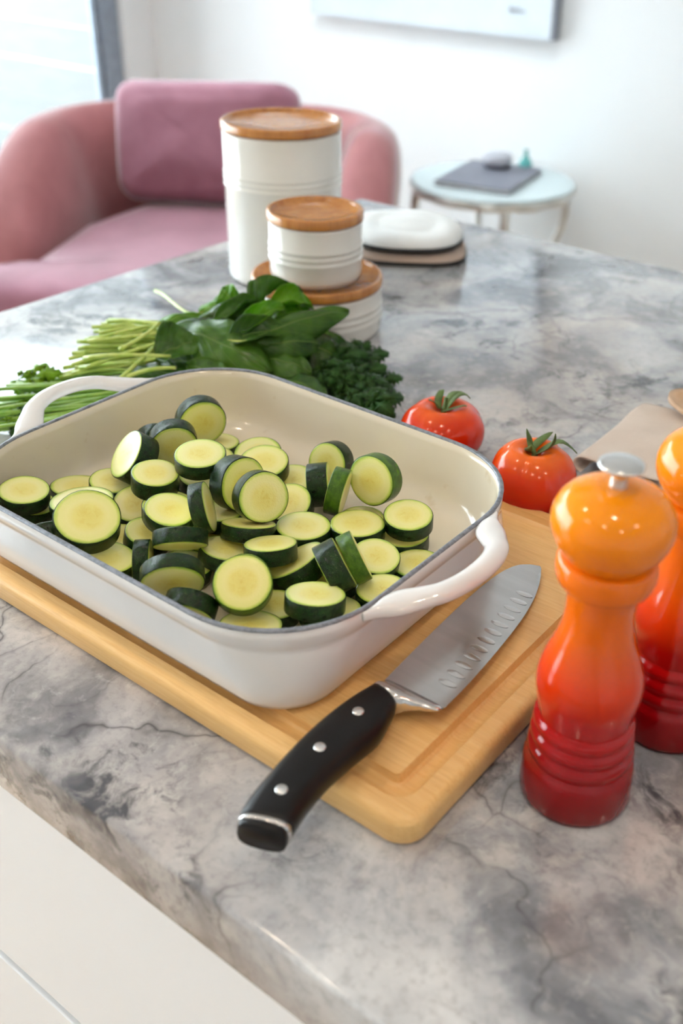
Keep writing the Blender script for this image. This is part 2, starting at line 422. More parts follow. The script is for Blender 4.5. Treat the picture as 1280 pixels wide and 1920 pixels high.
def smooth_prof(pts, k=4):
    out = []
    n = len(pts)
    for i in range(n - 1):
        p0 = pts[max(i - 1, 0)]; p1 = pts[i]; p2 = pts[i + 1]; p3 = pts[min(i + 2, n - 1)]
        for j in range(k):
            t = j / k
            out.append(tuple(0.5 * ((2 * p1[d]) + (-p0[d] + p2[d]) * t + (2 * p0[d] - 5 * p1[d] + 4 * p2[d] - p3[d]) * t * t + (-p0[d] + 3 * p1[d] - 3 * p2[d] + p3[d]) * t ** 3) for d in range(len(p1))))
    out.append(tuple(pts[-1]))
    return out
def rrect(hx, hy, r, z, cx=0.0, cy=0.0, k=8):
    pts = []
    r = min(r, hx * 0.999, hy * 0.999)
    for qx, qy, a0 in ((1, 1, 0), (-1, 1, 90), (-1, -1, 180), (1, -1, 270)):
        for i in range(k + 1):
            a = math.radians(a0 + 90 * i / k)
            pts.append((cx + qx * (hx - r) + r * math.cos(a), cy + qy * (hy - r) + r * math.sin(a), z))
    return pts
def tube(bm, path, rad, n=8, cap=True, sx=1.0, up=(0, 0, 1)):
    """round tube along path; rad is a number or one per point; sx stretches the section sideways"""
    P = [Vector(p) for p in path]; rings = []
    upv = Vector(up)
    for i, p in enumerate(P):
        t = (P[min(i + 1, len(P) - 1)] - P[max(i - 1, 0)]).normalized()
        s = t.cross(upv)
        if s.length < 1e-4: s = t.cross(Vector((1, 0, 0)))
        s.normalize(); u = s.cross(t).normalized()
        r = rad if isinstance(rad, (int, float)) else rad[i]
        rr = r if isinstance(r, tuple) else (r * sx, r)
        rings.append([p + s * rr[0] * math.cos(2 * PI * k / n) + u * rr[1] * math.sin(2 * PI * k / n) for k in range(n)])
    loft(bm, rings, cap, cap)
def bez(p0, p1, p2, p3, n=12):
    p0, p1, p2, p3 = map(Vector, (p0, p1, p2, p3)); out = []
    for i in range(n + 1):
        t = i / n
        out.append(p0 * (1 - t) ** 3 + p1 * 3 * t * (1 - t) ** 2 + p2 * 3 * t * t * (1 - t) + p3 * t ** 3)
    return out
# ------------------------------------------------------------------ room shell
FZ = -0.90; CZ = 1.58; XW = -3.66; YW = 3.17; XE = 2.6; YS = -2.6
struct(link('floor', box(bmesh.new(), XW - 0.1, XE, YS, YW + 0.1, FZ - 0.05, FZ), FLOOR, smooth=False), 'warm oak floor beneath the pink armchair', 'floor')
bm = bmesh.new()
RX0, RX1, RY0, RY1 = -3.1, -1.45, 1.75, 2.45      # opening for an unseen roof light, added to brighten the sitting corner
box(bm, XW - 0.1, XE, YS, RY0, CZ, CZ + 0.05); box(bm, XW - 0.1, XE, RY1, YW + 0.1, CZ, CZ + 0.05)
box(bm, XW - 0.1, RX0, RY0, RY1, CZ, CZ + 0.05); box(bm, RX1, XE, RY0, RY1, CZ, CZ + 0.05)
struct(link('ceiling', bm, CEIL, smooth=False), 'white ceiling above the room', 'ceiling')
struct(link('wall_back', box(bmesh.new(), XW - 0.12, XE, YW, YW + 0.1, FZ, CZ), WALL, smooth=False), 'plain white wall behind the side table and armchair', 'wall')
struct(link('wall_right', box(bmesh.new(), XE, XE + 0.1, YS, YW + 0.1, FZ, CZ), WALL, smooth=False), 'white wall at the far side of the kitchen', 'wall')
bm = bmesh.new()
box(bm, XW - 0.12, XW, 3.01, YW, FZ, CZ); box(bm, XW - 0.12, XW, -2.0, 3.01, 1.50, CZ); box(bm, XW - 0.12, XW, YS, -2.0, FZ, CZ)
struct(link('wall_left', bm, WALL, smooth=False), 'white window wall beside the armchair', 'wall')
bm = bmesh.new()
box(bm, XW - 0.12, XE, YS - 0.1, YS, FZ, CZ)
struct(link('wall_front', bm, WALL, smooth=False), 'plain white wall behind the photographer', 'wall')
rl = empty('added_roof_light', (0, 0, CZ + 0.05)); struct(rl, 'unseen roof light added in the ceiling to brighten the sitting corner', 'window')
link('pane', box(bmesh.new(), RX0, RX1, RY0, RY1, 0.0, 0.006), GLASS, rl, smooth=False)
win = empty('window_1', (XW, 1.0, FZ)); struct(win, 'large glazed window with slate grey frame behind the armchair', 'window')
def wbox(name, y0, y1, z0, z1, mat, x0=-0.10, x1=-0.03, par=win):
    return link(name, box(bmesh.new(), x0, x1, y0 - 1.0, y1 - 1.0, z0 - FZ, z1 - FZ), mat, par, smooth=False)
wbox('window_frame', 2.925, 3.01, FZ, 1.50, FRAME, -0.11, -0.03)
wbox('window_frame', -2.0, -1.94, FZ + 0.06, 1.44, FRAME)
wbox('window_frame', 2.905, 2.923, FZ + 0.06, 1.44, FRAME, -0.085, -0.055)
wbox('window_frame', -2.0, 2.925, 1.44, 1.50, FRAME)
wbox('window_frame', -2.0, 2.925, FZ, FZ + 0.06, FRAME)
wbox('window_frame', 1.30, 1.37, FZ + 0.06, 1.44, FRAME)
wbox('pane', 1.37, 2.905, FZ + 0.06, 1.44, GLASS, -0.072, -0.066)
wbox('pane', -1.94, 1.30, FZ + 0.06, 1.44, GLASS, -0.072, -0.066)
# outside
struct(link('ground', box(bmesh.new(), -12, XW - 0.12, -8, 8, -1.05, -0.95), DECK, smooth=False), 'pale paving outside the window', 'ground')
fence = empty('garden_fence', (-7.6, 3.46, -0.95)); tag(fence, 'sunlit pale horizontal board fence outside the window', 'fence')
fz = 0.0; i = 0
proto = None
while fz < 2.3:
    if proto is None:
        bm = box(bmesh.new(), -3.7, 3.7, -0.012, 0.012, 0.0, 0.188)
        proto = link('board', bm, FENCE, fence, smooth=False, bevel=0.004); o = proto
    else:
        o = proto.copy(); COL.objects.link(o); o.parent = fence
    o.location = (0, 0.006 * (i % 2), fz); fz += 0.193; i += 1
for px_ in (-3.6, -1.8, 0.0, 1.8, 3.6):
    link('post', box(bmesh.new(), px_ - 0.04, px_ + 0.04, 0.02, 0.10, 0, 2.25), FENCE, fence, smooth=False)

# ------------------------------------------------------------------ kitchen island
WX0, WX1, WY0, WY1 = -1.100, 1.30, 0.2385, 1.378
bm = box(bmesh.new(), WX0, WX1, WY0, WY1, -0.050, 0.0)
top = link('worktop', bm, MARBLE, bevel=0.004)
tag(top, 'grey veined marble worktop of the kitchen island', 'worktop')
isl = empty('island_cabinet', (0, 0.8, FZ)); tag(isl, 'white lacquered drawer cabinet under the marble worktop', 'cabinet')
def ib(name, x0, x1, y0, y1, z0, z1, mat, bev=0.0, par=isl):
    return link(name, box(bmesh.new(), x0, x1, y0 - 0.8, y1 - 0.8, z0 - FZ, z1 - FZ), mat, par, smooth=False, bevel=bev)
ib('carcass', -1.075, 1.28, 0.266, 1.35, FZ + 0.09, -0.0505, CABINET)
ib('plinth', -1.03, 1.25, 0.31, 1.31, FZ, FZ + 0.09, CHANNEL)
for x0, x1 in ((-1.075, -0.02), (-0.016, 1.28)):
    for z0, z1 in ((-0.283, -0.054), (-0.545, -0.294), (-0.806, -0.556)):
        ib('drawer_front', x0, x1, 0.2455, 0.2640, z0, z1, CABINET, 0.0015)
for z0 in (-0.2935, -0.5555):
    ib('grip_channel', -1.074, 1.279, 0.250, 0.2655, z0 - 0.0002, z0 + 0.0102, CHANNEL)

# ------------------------------------------------------------------ cutting board
BX0, BX1, BY0, BY1, BT = -0.665, -0.2215, 0.3235, 0.6620, 0.0200
bcx, bcy, bhx, bhy = (BX0 + BX1) / 2, (BY0 + BY1) / 2, (BX1 - BX0) / 2, (BY1 - BY0) / 2
rings = []
bev = 0.006
rings.append(rrect(bhx - 0.004, bhy - 0.004, 0.014, 0.0))
for k in range(1, 4): 
    a = PI / 2 * k / 3; rings.append(rrect(bhx - 0.004 + 0.004 * math.sin(a), bhy - 0.004 + 0.004 * math.sin(a), 0.017, 0.004 - 0.004 * math.cos(a)))
for k in range(0, 6):
    a = PI / 2 * k / 5; rings.append(rrect(bhx - bev + bev * math.cos(a), bhy - bev + bev * math.cos(a), 0.017, BT - bev + bev * math.sin(a)))
# groove ring: outer 0.0135 in from the edge, inner 0.029 in
GO, GI = 0.0135, 0.0292
for k in range(0, 9):
    s = (0, 0.03, 0.12, 0.3, 0.55, 0.8, 0.93, 0.975, 1.0)[k]; ins = GO + (GI - GO) * s; dz = (0, -0.0022, -0.0048, -0.0068, -0.0078, -0.0074, -0.0062, -0.0034, 0)[k]
    r_ = 0.015 * (1 - s) + 0.003 * s
    rings.append(rrect(bhx - ins, bhy - ins, r_, BT + dz))
bm = bmesh.new(); loft(bm, rings)
board = link('cutting_board', bm, MAPLE, loc=(bcx, bcy, 0.0003)); auto(board, 22)
tag(board, 'pale maple cutting board with juice groove lying on the marble', 'cutting board')
BTOP = BT + 0.0003

# ------------------------------------------------------------------ roasting dish
DX, DY = -0.4897, 0.4725
DB = BTOP + 0.0002
dish = empty('roasting_dish', (DX, DY, DB)); tag(dish, 'white enamelled cast iron roasting dish full of courgette slices', 'baking dish')
RZ = 0.0625   # rim height above dish bottom
def dring(hx, hy, r, z): return rrect(hx, hy, r, z, k=12)
outer = [(0.1560, 0.1225, 0.032, 0.0), (0.1620, 0.1285, 0.036, 0.0006), (0.1665, 0.1330, 0.040, 0.0032), (0.1690, 0.1352, 0.043, 0.0080), (0.1702, 0.1362, 0.047, 0.015),
         (0.1717, 0.1377, 0.056, 0.030), (0.1732, 0.1391, 0.068, 0.0435), (0.1736, 0.1395, 0.071, 0.0460), (0.1756, 0.1414, 0.075, 0.0476), (0.1768, 0.1426, 0.079, 0.054), (0.1774, 0.1432, 0.081, 0.0608)]
inner = [(0.1742, 0.1400, 0.078, 0.0612), (0.1728, 0.1386, 0.076, 0.054), (0.1700, 0.1358, 0.073, 0.040), (0.1668, 0.1326, 0.069, 0.026), (0.1635, 0.1293, 0.064, 0.0175), (0.1575, 0.1233, 0.058, 0.0112), (0.1490, 0.1148, 0.050, 0.0080), (0.132, 0.098, 0.036, 0.0072)]
bm = bmesh.new()
loft(bm, [dring(*q) for q in outer], True, False)
for f in bm.faces: f.material_index = 0
V1 = [dring(*outer[-1]), dring(*inner[0])]
n0 = len(bm.faces)
loft(bm, V1, False, False); loft(bm, [dring(*q) for q in inner], False, True)
bm.faces.ensure_lookup_table()
for f in list(bm.faces)[n0:]: f.material_index = 1
bmesh.ops.remove_doubles(bm, verts=bm.verts, dist=1e-6)
body = link('body', bm, [ENAMEL_OUT, ENAMEL_IN], dish)
bm = bmesh.new()
loft(bm, [dring(hx_, hy_, r_, z_) for hx_, hy_, r_, z_ in ((0.1776, 0.1434, 0.081, 0.0606), (0.1776, 0.1434, 0.081, 0.0614), (0.1768, 0.1426, 0.0805, 0.0622), (0.1749, 0.1407, 0.079, 0.0622), (0.1741, 0.1399, 0.078, 0.0614), (0.1741, 0.1399, 0.078, 0.0606))], False, False)
link('rim', bm, RIM, dish, loc=None)['label'] = 'dark bare iron rim'
def handle(sg):
    bm = bmesh.new()
    # centre line x, y, z and half width of the flat D shaped grip
    C_ = [(0.1772, -0.0760, 0.0572, 0.0014), (0.1802, -0.0665, 0.0574, 0.0046), (0.1842, -0.0570, 0.0581, 0.0094), (0.1895, -0.0490, 0.0594, 0.0108), (0.1970, -0.0410, 0.0611, 0.0095), (0.2050, -0.0315, 0.0632, 0.0084), (0.2105, -0.0170, 0.0650, 0.0080), (0.2122, 0.0, 0.0655, 0.0079)]
    C_ = C_ + [(x, -y, z, w) for x, y, z, w in reversed(C_[:-1])]
    P = smooth_prof(C_, 5)
    n = len(P)
    tube(bm, [(x * sg, y, z) for x, y, z, w in P], [(w, min(0.0054, 0.0030 + w * 0.35)) for x, y, z, w in P], 16)
    return link('handle', bm, ENAMEL_OUT, dish)
handle(1); handle(-1)

# ------------------------------------------------------------------ courgette slices
def slice_meshes(seed):
    rnd = random.Random(seed); n = 40
    ph = [rnd.uniform(0, 6.28) for _ in range(4)]; am = [rnd.uniform(0.0, 0.035), rnd.uniform(0, 0.018), rnd.uniform(0, 0.008)]
    def R(a): return 1 + am[0] * math.cos(2 * a + ph[0]) * 0.7 + am[1] * math.cos(3 * a + ph[1]) + am[2] * math.cos(5 * a + ph[2])
    tilt = rnd.uniform(-0.06, 0.06)
    def ring(r, z): return [(r * R(2 * PI * i / n) * math.cos(2 * PI * i / n), r * R(2 * PI * i / n) * math.sin(2 * PI * i / n), z + tilt * 0) for i in range(n)]
    fl = bmesh.new(); loft(fl, [ring(r, z) for r, z in ((0.45, -0.492), (0.93, -0.498), (0.968, -0.485), (0.972, -0.44), (0.972, 0.44), (0.968, 0.485), (0.93, 0.498), (0.45, 0.492))])
    sk = bmesh.new(); loft(sk, [ring(r, z) for r, z in ((0.9722, -0.47), (0.988, -0.472), (1.0, -0.44), (1.004, 0.0), (1.0, 0.44), (0.988, 0.472), (0.9722, 0.47))], False, False)
    out = []
    for nm, b_, mt in (('courgette_slice', fl, FLESH), ('skin', sk, SKIN)):
        bmesh.ops.recalc_face_normals(b_, faces=b_.faces)
        me = bpy.data.meshes.new(nm); b_.to_mesh(me); b_.free(); me.materials.append(mt)
        for p in me.polygons: p.use_smooth = True
        out.append(me)
    return out
SM = [slice_meshes(s) for s in range(6)]
SM_LIGHT = []
for me_ in SM:
    l_ = me_[1].copy(); l_.materials[0] = SKIN_LIGHT; SM_LIGHT.append(l_)
SLICES = [
    ('flat courgette slice topping the pair in the front corner at the parsley end', (-0.6216, 0.3731, 0.0576), (0.1260, 0.0410, 0.9910), 0.0191, 0.0112, 0),
    ("courgette slice under the pair's top slice in the front corner at the parsley end", (-0.6245, 0.3773, 0.0439), (0.1870, 0.1560, 0.9700), 0.0191, 0.0112, 0),
    ('pale flat courgette slice by the parsley end wall, just behind the overlapping long oval slice', (-0.6234, 0.4214, 0.0373), (0.0170, 0.1460, 0.9890), 0.0217, 0.0118, 0),
    ('long oval courgette slice leaning flat behind the big round face at the parsley end', (-0.5817, 0.3950, 0.0533), (-0.0610, 0.0500, 0.9970), 0.0235, 0.0112, 0),
    ('largest round courgette face tilted to the viewer at the parsley end', (-0.5397, 0.3687, 0.0690), (0.4050, -0.1700, 0.8980), 0.0232, 0.0147, 0),
    ('courgette slice with its dark skin turned out beneath the largest round face', (-0.5683, 0.3585, 0.0526), (0.5680, -0.4020, -0.7190), 0.0185, 0.0112, 0),
    ('wide flat courgette slice by the front wall between the largest face and the upright sliver', (-0.5198, 0.3645, 0.0447), (0.1260, 0.1530, 0.9800), 0.0214, 0.0112, 0),
    ('small flat courgette slice tucked between the largest face and the stacked oval pair', (-0.5429, 0.3971, 0.0357), (0.0850, 0.0800, 0.9930), 0.0175, 0.0112, 0),
    ('courgette slice mostly hidden under the pair in front of the leaning thin slice', (-0.5233, 0.4063, 0.0436), (0.2410, 0.1030, 0.9650), 0.0175, 0.0112, 0),
    ('courgette slice standing on edge, turned to the parsley end, beside the back cluster', (-0.5820, 0.4485, 0.0716), (-0.3310, -0.6980, 0.6350), 0.0201, 0.0175, 0),
    ('shaded olive courgette face leaning against the back wall under its dark skin', (-0.5788, 0.4855, 0.0711), (0.7920, -0.6000, -0.1130), 0.0193, 0.0147, 0),
    ('courgette slice hidden behind the shaded olive face at the back wall', (-0.6157, 0.4991, 0.0521), (0.7250, -0.5960, -0.3450), 0.0189, 0.0135, 0),
    ('courgette slice standing highest against the back wall corner by the spinach', (-0.6011, 0.5356, 0.0647), (0.8790, -0.4760, -0.0330), 0.0210, 0.0147, 0),
    ('thin flat courgette slice lying below the highest standing slice', (-0.5928, 0.5460, 0.0364), (0.0020, 0.0780, 0.9970), 0.0184, 0.0126, 0),
    ('flat courgette slice raised in front of the standing parsley end slice', (-0.5434, 0.4351, 0.0718), (0.1590, -0.0220, 0.9870), 0.0176, 0.0154, 0),
    ('flat pale courgette slice topping the tallest stack at the back', (-0.5237, 0.4638, 0.0845), (0.0870, -0.0700, 0.9940), 0.0195, 0.0120, 0),
    ('second courgette slice down in the tallest stack at the back', (-0.5348, 0.4766, 0.0564), (0.0930, 0.0030, 0.9960), 0.0201, 0.0112, 0),
    ('bottom courgette slice of the tallest stack, only dark skin showing', (-0.5469, 0.4809, 0.0401), (0.0930, 0.0090, 0.9960), 0.0192, 0.0154, 0),
    ('courgette slice partly covered by the raised flat slice in front of the standing one', (-0.5624, 0.4293, 0.0424), (0.2770, -0.3110, 0.9090), 0.0175, 0.0147, 0),
    ('lower courgette slice of the oval pair beside the thin upright one', (-0.5233, 0.4285, 0.0553), (0.1250, 0.0050, 0.9920), 0.0201, 0.0112, 0),
    ('upper flat courgette slice of the oval pair beside the thin upright one', (-0.5070, 0.4156, 0.0653), (0.2190, 0.0050, 0.9760), 0.0189, 0.0112, 0),
    ('thin courgette slice standing nearly edge-on next to the tall central pair', (-0.4872, 0.4294, 0.0718), (0.7160, 0.6610, 0.2220), 0.0192, 0.0112, 0),
    ('rear courgette slice of the two big faces standing together in the middle', (-0.4919, 0.4701, 0.0728), (0.9730, -0.0890, 0.2150), 0.0209, 0.0158, 0),
    ('front courgette slice of the two big faces standing together in the middle', (-0.4603, 0.4619, 0.0768), (0.8660, -0.3520, 0.3560), 0.0192, 0.0147, 0),
    ('courgette slice showing a dark rind band below the two standing middle faces', (-0.4603, 0.4480, 0.0545), (-0.1750, 0.3270, 0.9290), 0.0203, 0.0113, 0),
    ('courgette slice lying skin outward as a dark bar above the olive front face', (-0.4777, 0.3987, 0.0651), (0.4740, -0.4900, -0.7320), 0.0190, 0.0112, 0),
    ('flat courgette slice peeping out behind the olive front face', (-0.4774, 0.4018, 0.0378), (0.1110, 0.1790, 0.9780), 0.0181, 0.0112, 0),
    ('olive courgette face leaning forward beneath a broad dark rind near the front wall', (-0.4465, 0.3633, 0.0662), (0.6610, -0.6340, -0.4010), 0.0214, 0.0112, 0),
    ('narrow dark courgette slice standing edge-on beside the olive front face', (-0.4949, 0.3781, 0.0474), (0.7250, 0.6890, -0.0130), 0.0175, 0.0114, 0),
    ('dark rounded courgette piece skin up against the front wall', (-0.4227, 0.3563, 0.0569), (0.3650, -0.7860, -0.4990), 0.0175, 0.0127, 0),
    ('big round courgette face tilted to the viewer near the front wall', (-0.4008, 0.3826, 0.0693), (0.4390, -0.4490, 0.7780), 0.0191, 0.0147, 1),
    ('courgette slice pressed behind the big round face near the front wall, light rim showing', (-0.4125, 0.3961, 0.0586), (0.3440, -0.4620, 0.8180), 0.0180, 0.0147, 1),
    ('flat pale courgette slice in the front corner nearest the knife handle', (-0.3834, 0.3699, 0.0476), (-0.0710, 0.1640, 0.9840), 0.0208, 0.0112, 0),
    ("half covered courgette slice under the dark bar's knife side end", (-0.4617, 0.4227, 0.0462), (0.1030, 0.2080, 0.9730), 0.0175, 0.0112, 0),
    ('small courgette sliver beneath the two standing middle faces', (-0.4907, 0.4352, 0.0351), (0.0530, 0.0510, 0.9970), 0.0175, 0.0112, 0),
    ('courgette slice lying against the back wall behind the star seeded one', (-0.5441, 0.5458, 0.0428), (0.1770, -0.2650, 0.9480), 0.0198, 0.0146, 0),
    ('courgette slice with star shaped seed mark near the back wall', (-0.5174, 0.5256, 0.0537), (0.1220, -0.1710, 0.9780), 0.0201, 0.0128, 0),
    ('courgette slice showing its upper half behind the front middle face', (-0.4999, 0.5378, 0.0379), (0.0610, -0.1320, 0.9890), 0.0198, 0.0123, 0),
    ('pale courgette slice leaning beside the front middle face', (-0.4661, 0.4996, 0.0477), (0.1730, -0.4480, 0.8770), 0.0175, 0.0147, 0),
    ('wide flat pale courgette slice at the centre of the dish', (-0.4337, 0.4781, 0.0491), (0.0140, 0.0200, 1.0000), 0.0204, 0.0112, 0),
    ('thick courgette slice below the wide central one, dark side showing', (-0.4240, 0.4332, 0.0596), (-0.1990, 0.1790, 0.9630), 0.0188, 0.0120, 0),
    ('courgette slice tilted steeply like a ramp beside the big round front face', (-0.4080, 0.4440, 0.0459), (-0.4670, -0.1650, 0.8690), 0.0222, 0.0152, 0),
    ('thick courgette slice topping the pair by the front wall near the handle', (-0.3605, 0.4069, 0.0611), (-0.0780, 0.1970, 0.9770), 0.0198, 0.0116, 0),
    ('under slice of the pair by the front wall near the handle, green crescent showing', (-0.3613, 0.4229, 0.0412), (-0.1390, 0.1880, 0.9720), 0.0209, 0.0112, 0),
    ('dark shaded courgette slice between the big round front face and the front pair', (-0.3959, 0.4061, 0.0373), (0.0050, 0.0620, 0.9980), 0.0175, 0.0112, 0),
    ('courgette sliver behind the front pair, under the two edge-on slices', (-0.3878, 0.4574, 0.0353), (-0.0350, 0.0600, 0.9980), 0.0175, 0.0112, 0),
    ('dark skinned courgette slice of the edge-on pair near the knife end handle', (-0.3719, 0.4401, 0.0652), (0.5310, 0.7470, 0.4000), 0.0185, 0.0161, 0),
    ('lighter green skinned courgette slice of the edge-on pair near the knife end handle', (-0.3674, 0.4554, 0.0665), (0.5650, 0.7290, 0.3870), 0.0179, 0.0112, 1),
    ('wide flat courgette slice above the two edge-on ones near the handle', (-0.4055, 0.5065, 0.0484), (-0.0240, 0.0250, 0.9990), 0.0206, 0.0112, 0),
    ('courgette slice peeking out behind the wide flat one below the standing back wall slices', (-0.4201, 0.5303, 0.0360), (-0.0140, 0.0080, 1.0000), 0.0175, 0.0112, 0),
    ('courgette slice beneath the wide flat one above the edge-on pair', (-0.3969, 0.4998, 0.0353), (-0.0310, 0.0300, 0.9990), 0.0175, 0.0112, 0),
    ('flat courgette slice topping the pair closest to the knife end wall', (-0.3790, 0.5343, 0.0533), (0.0500, -0.1100, 0.9930), 0.0188, 0.0112, 0),
    ('lower courgette slice of the pair closest to the knife end wall', (-0.3812, 0.5325, 0.0351), (-0.0490, 0.0210, 0.9990), 0.0190, 0.0112, 0),
    ('flat courgette slice on the dish floor in front of the knife end pair', (-0.3518, 0.5090, 0.0347), (-0.0350, -0.0110, 0.9990), 0.0187, 0.0112, 0),
    ('courgette slice half hidden behind the light green edge-on one', (-0.3706, 0.4840, 0.0472), (0.2130, -0.1010, 0.9720), 0.0175, 0.0112, 0),
    ('pale courgette slice at the front rim next to the handle root', (-0.3453, 0.4588, 0.0434), (-0.0190, -0.0070, 1.0000), 0.0182, 0.0112, 0),
    ('large courgette face leaning on the back wall nearest the tomatoes', (-0.4225, 0.5502, 0.0659), (0.0740, -0.9690, 0.2350), 0.0199, 0.0147, 1),
    ('smaller courgette face leaning on the back wall behind the dark upright slice', (-0.4773, 0.5618, 0.0559), (0.1270, -0.9460, 0.2970), 0.0175, 0.0147, 0),
    ('dark courgette slice standing edge-on by the back wall', (-0.4663, 0.5340, 0.0517), (0.7820, 0.6090, 0.1350), 0.0175, 0.0169, 0),
    ('bright green skinned courgette slice standing slanted by the back wall', (-0.4389, 0.5241, 0.0606), (0.8920, 0.4170, -0.1740), 0.0185, 0.0124, 1),
    ('small courgette slice glimpsed behind the standing parsley end slice', (-0.5974, 0.4350, 0.0471), (0.1520, 0.0180, 0.9880), 0.0175, 0.0112, 0),
    ('courgette slice behind the tallest stack against the back wall', (-0.5694, 0.5173, 0.0419), (0.1250, -0.0360, 0.9920), 0.0185, 0.0122, 0),
    ('dark courgette piece wedged between the raised flat slice and the tallest stack', (-0.5839, 0.4840, 0.0419), (-0.2680, -0.2720, 0.9240), 0.0175, 0.0112, 0),
    ('courgette slice deep under the thin upright one', (-0.4972, 0.4539, 0.0478), (-0.0230, 0.1170, 0.9930), 0.0175, 0.0112, 0),
    ('courgette slice buried beneath the big round front face', (-0.4307, 0.4072, 0.0418), (0.0190, 0.0720, 0.9970), 0.0175, 0.0112, 0),
    ('courgette slice buried under the standing middle faces', (-0.5105, 0.4733, 0.0351), (0.0600, 0.0270, 0.9980), 0.0183, 0.0112, 0),
    ('courgette slice buried beneath the largest round face at the parsley end', (-0.5776, 0.3901, 0.0365), (0.1140, 0.0770, 0.9900), 0.0178, 0.0112, 0),
]
for i, (lab, p, N, r, th, light) in enumerate(SLICES):
    fm, sm = SM[i % 6]
    if light: sm = SM_LIGHT[i % 6]
    o = bpy.data.objects.new('courgette_slice', fm); COL.objects.link(o)
    q = Vector(N).to_track_quat('Z', 'Y')
    o.matrix_world = Matrix.LocRotScale(Vector(p), q @ Matrix.Rotation(i * 2.4, 3, 'Z').to_quaternion(), Vector((r, r, th)))
    tag(o, lab, 'courgette slice', 'courgette slices in the roasting dish')
    s = bpy.data.objects.new('skin', sm); COL.objects.link(s); s.parent = o

# ------------------------------------------------------------------ knife
# frame: u along the blade from heel to tip, v across towards the cutting edge, w up (lies flat, tipped a little)
kn = empty('chef_knife', (-0.2845, 0.3965, 0.0330)); tag(kn, 'chef knife with black three rivet handle lying over the cutting board', 'knife')
kz = kn.location.z
import itertools
def kp(x, y, dz=0.0):
    # height of the knife's mid plane: falls gently to the tip
    return (x + 0.2845, y - 0.3965, dz - 0.0100 * max(0.0, min(1.0, (y - 0.3965) / 0.185)) + 0.0 )
spine = [(-0.2975, 0.3985), (-0.3010, 0.430), (-0.3050, 0.470), (-0.3085, 0.515), (-0.3090, 0.550), (-0.3055, 0.5700), (-0.2990, 0.5790), (-0.2910, 0.5830)]
edge = [(-0.2545, 0.4040), (-0.2560, 0.430), (-0.2600, 0.470), (-0.2655, 0.510), (-0.2715, 0.538), (-0.2775, 0.5570), (-0.2835, 0.5710), (-0.2885, 0.5812)]
bm = bmesh.new()
sp = smooth_prof(spine, 5); ed = smooth_prof(edge, 5)
rings = []
for (sx_, sy_), (ex_, ey_) in zip(sp, ed):
    row = []
    for f, h in ((0.0, 0.0010), (0.35, 0.0009), (0.75, 0.00065), (0.93, 0.00045), (1.0, 0.00005), (1.0, -0.00005), (0.93, -0.00045), (0.75, -0.00065), (0.35, -0.0009), (0.0, -0.0010)):
        x = sx_ + (ex_ - sx_) * f; y = sy_ + (ey_ - sy_) * f
        row.append(kp(x, y, h))
    rings.append(row)
loft(bm, rings)
blade = link('blade', bm, STEEL, kn); auto(blade, 25)
# hollow dimples ground along the edge
proto = None
for k in range(12):
    y = 0.424 + k * 0.0108; t = (y - 0.404) / 0.17
    ex = -0.2547 - 0.0155 * t - 0.006 * t * t
    if proto is None:
        bm = bmesh.new(); n = 16; c = bm.verts.new((0, 0, 0.00002))
        vs = [bm.verts.new((0.0062 * math.cos(2 * PI * i / n), 0.0026 * math.sin(2 * PI * i / n), 0.00005)) for i in range(n)]
        v2 = [bm.verts.new((0.0066 * math.cos(2 * PI * i / n), 0.0029 * math.sin(2 * PI * i / n), 0.0)) for i in range(n)]
        for i in range(n): bm.faces.new((vs[i], vs[(i + 1) % n], c)); bm.faces.new((v2[i], v2[(i + 1) % n], vs[(i + 1) % n], vs[i]))
        proto = link('dimple', bm, BOLSTER, kn); o = proto
    else: o = proto.copy(); COL.objects.link(o); o.parent = kn
    p = kp(ex - 0.0095, y, 0.00074)
    o.location = p; o.rotation_euler = (-0.054, 0.012, math.radians(6) )
# handle outline, butt to bolster: (upper side, lower side) in plan
hu = [(-0.2860, 0.2580), (-0.2915, 0.2660), (-0.2955, 0.2800), (-0.2990, 0.3000), (-0.3020, 0.3250), (-0.3030, 0.3500), (-0.3015, 0.3720), (-0.2985, 0.3885)]
hl = [(-0.2610, 0.2680), (-0.2640, 0.2790), (-0.2680, 0.2950), (-0.2705, 0.3150), (-0.2700, 0.3380), (-0.2690, 0.3570), (-0.2735, 0.3740), (-0.2775, 0.3850)]
hu = smooth_prof(hu, 4); hl = smooth_prof(hl, 4)
def hsec(a, b, hh, n=16, grow=1.0):
    ax, ay = a; bx_, by_ = b; out = []
    cx, cy = (ax + bx_) / 2, (ay + by_) / 2; dx, dy = (bx_ - ax) / 2 * grow, (by_ - ay) / 2 * grow
    for k in range(n):
        an = 2 * PI * k / n
        ca = math.copysign(abs(math.cos(an)) ** 0.75, math.cos(an)); sa = math.copysign(abs(math.sin(an)) ** 0.6, math.sin(an))
        out.append(kp(cx + dx * ca, cy + dy * ca, hh * sa))
    return out
bm = bmesh.new(); N_ = len(hu)
hh = [0.0095 * (0.96 + 0.08 * math.sin(PI * i / (N_ - 1))) for i in range(N_)]
i0 = 3
loft(bm, [hsec(hu[i], hl[i], hh[i]) for i in range(i0, N_)])
link('handle', bm, BLACK, kn)
bm = bmesh.new()
loft(bm, [hsec(hu[i], hl[i], hh[i] * 1.02, grow=1.02) for i in (3, 2)])
link('butt_cap', bm, BOLSTER, kn)['label'] = 'steel cap line at the butt'
bm = bmesh.new()
loft(bm, [hsec(hu[i], hl[i], hh[i] * (1.0 if i > 0 else 0.9)) for i in (2, 1, 0)])
link('butt_end', bm, BLACK, kn)
bm = bmesh.new()   # bolster, flowing down to the heel
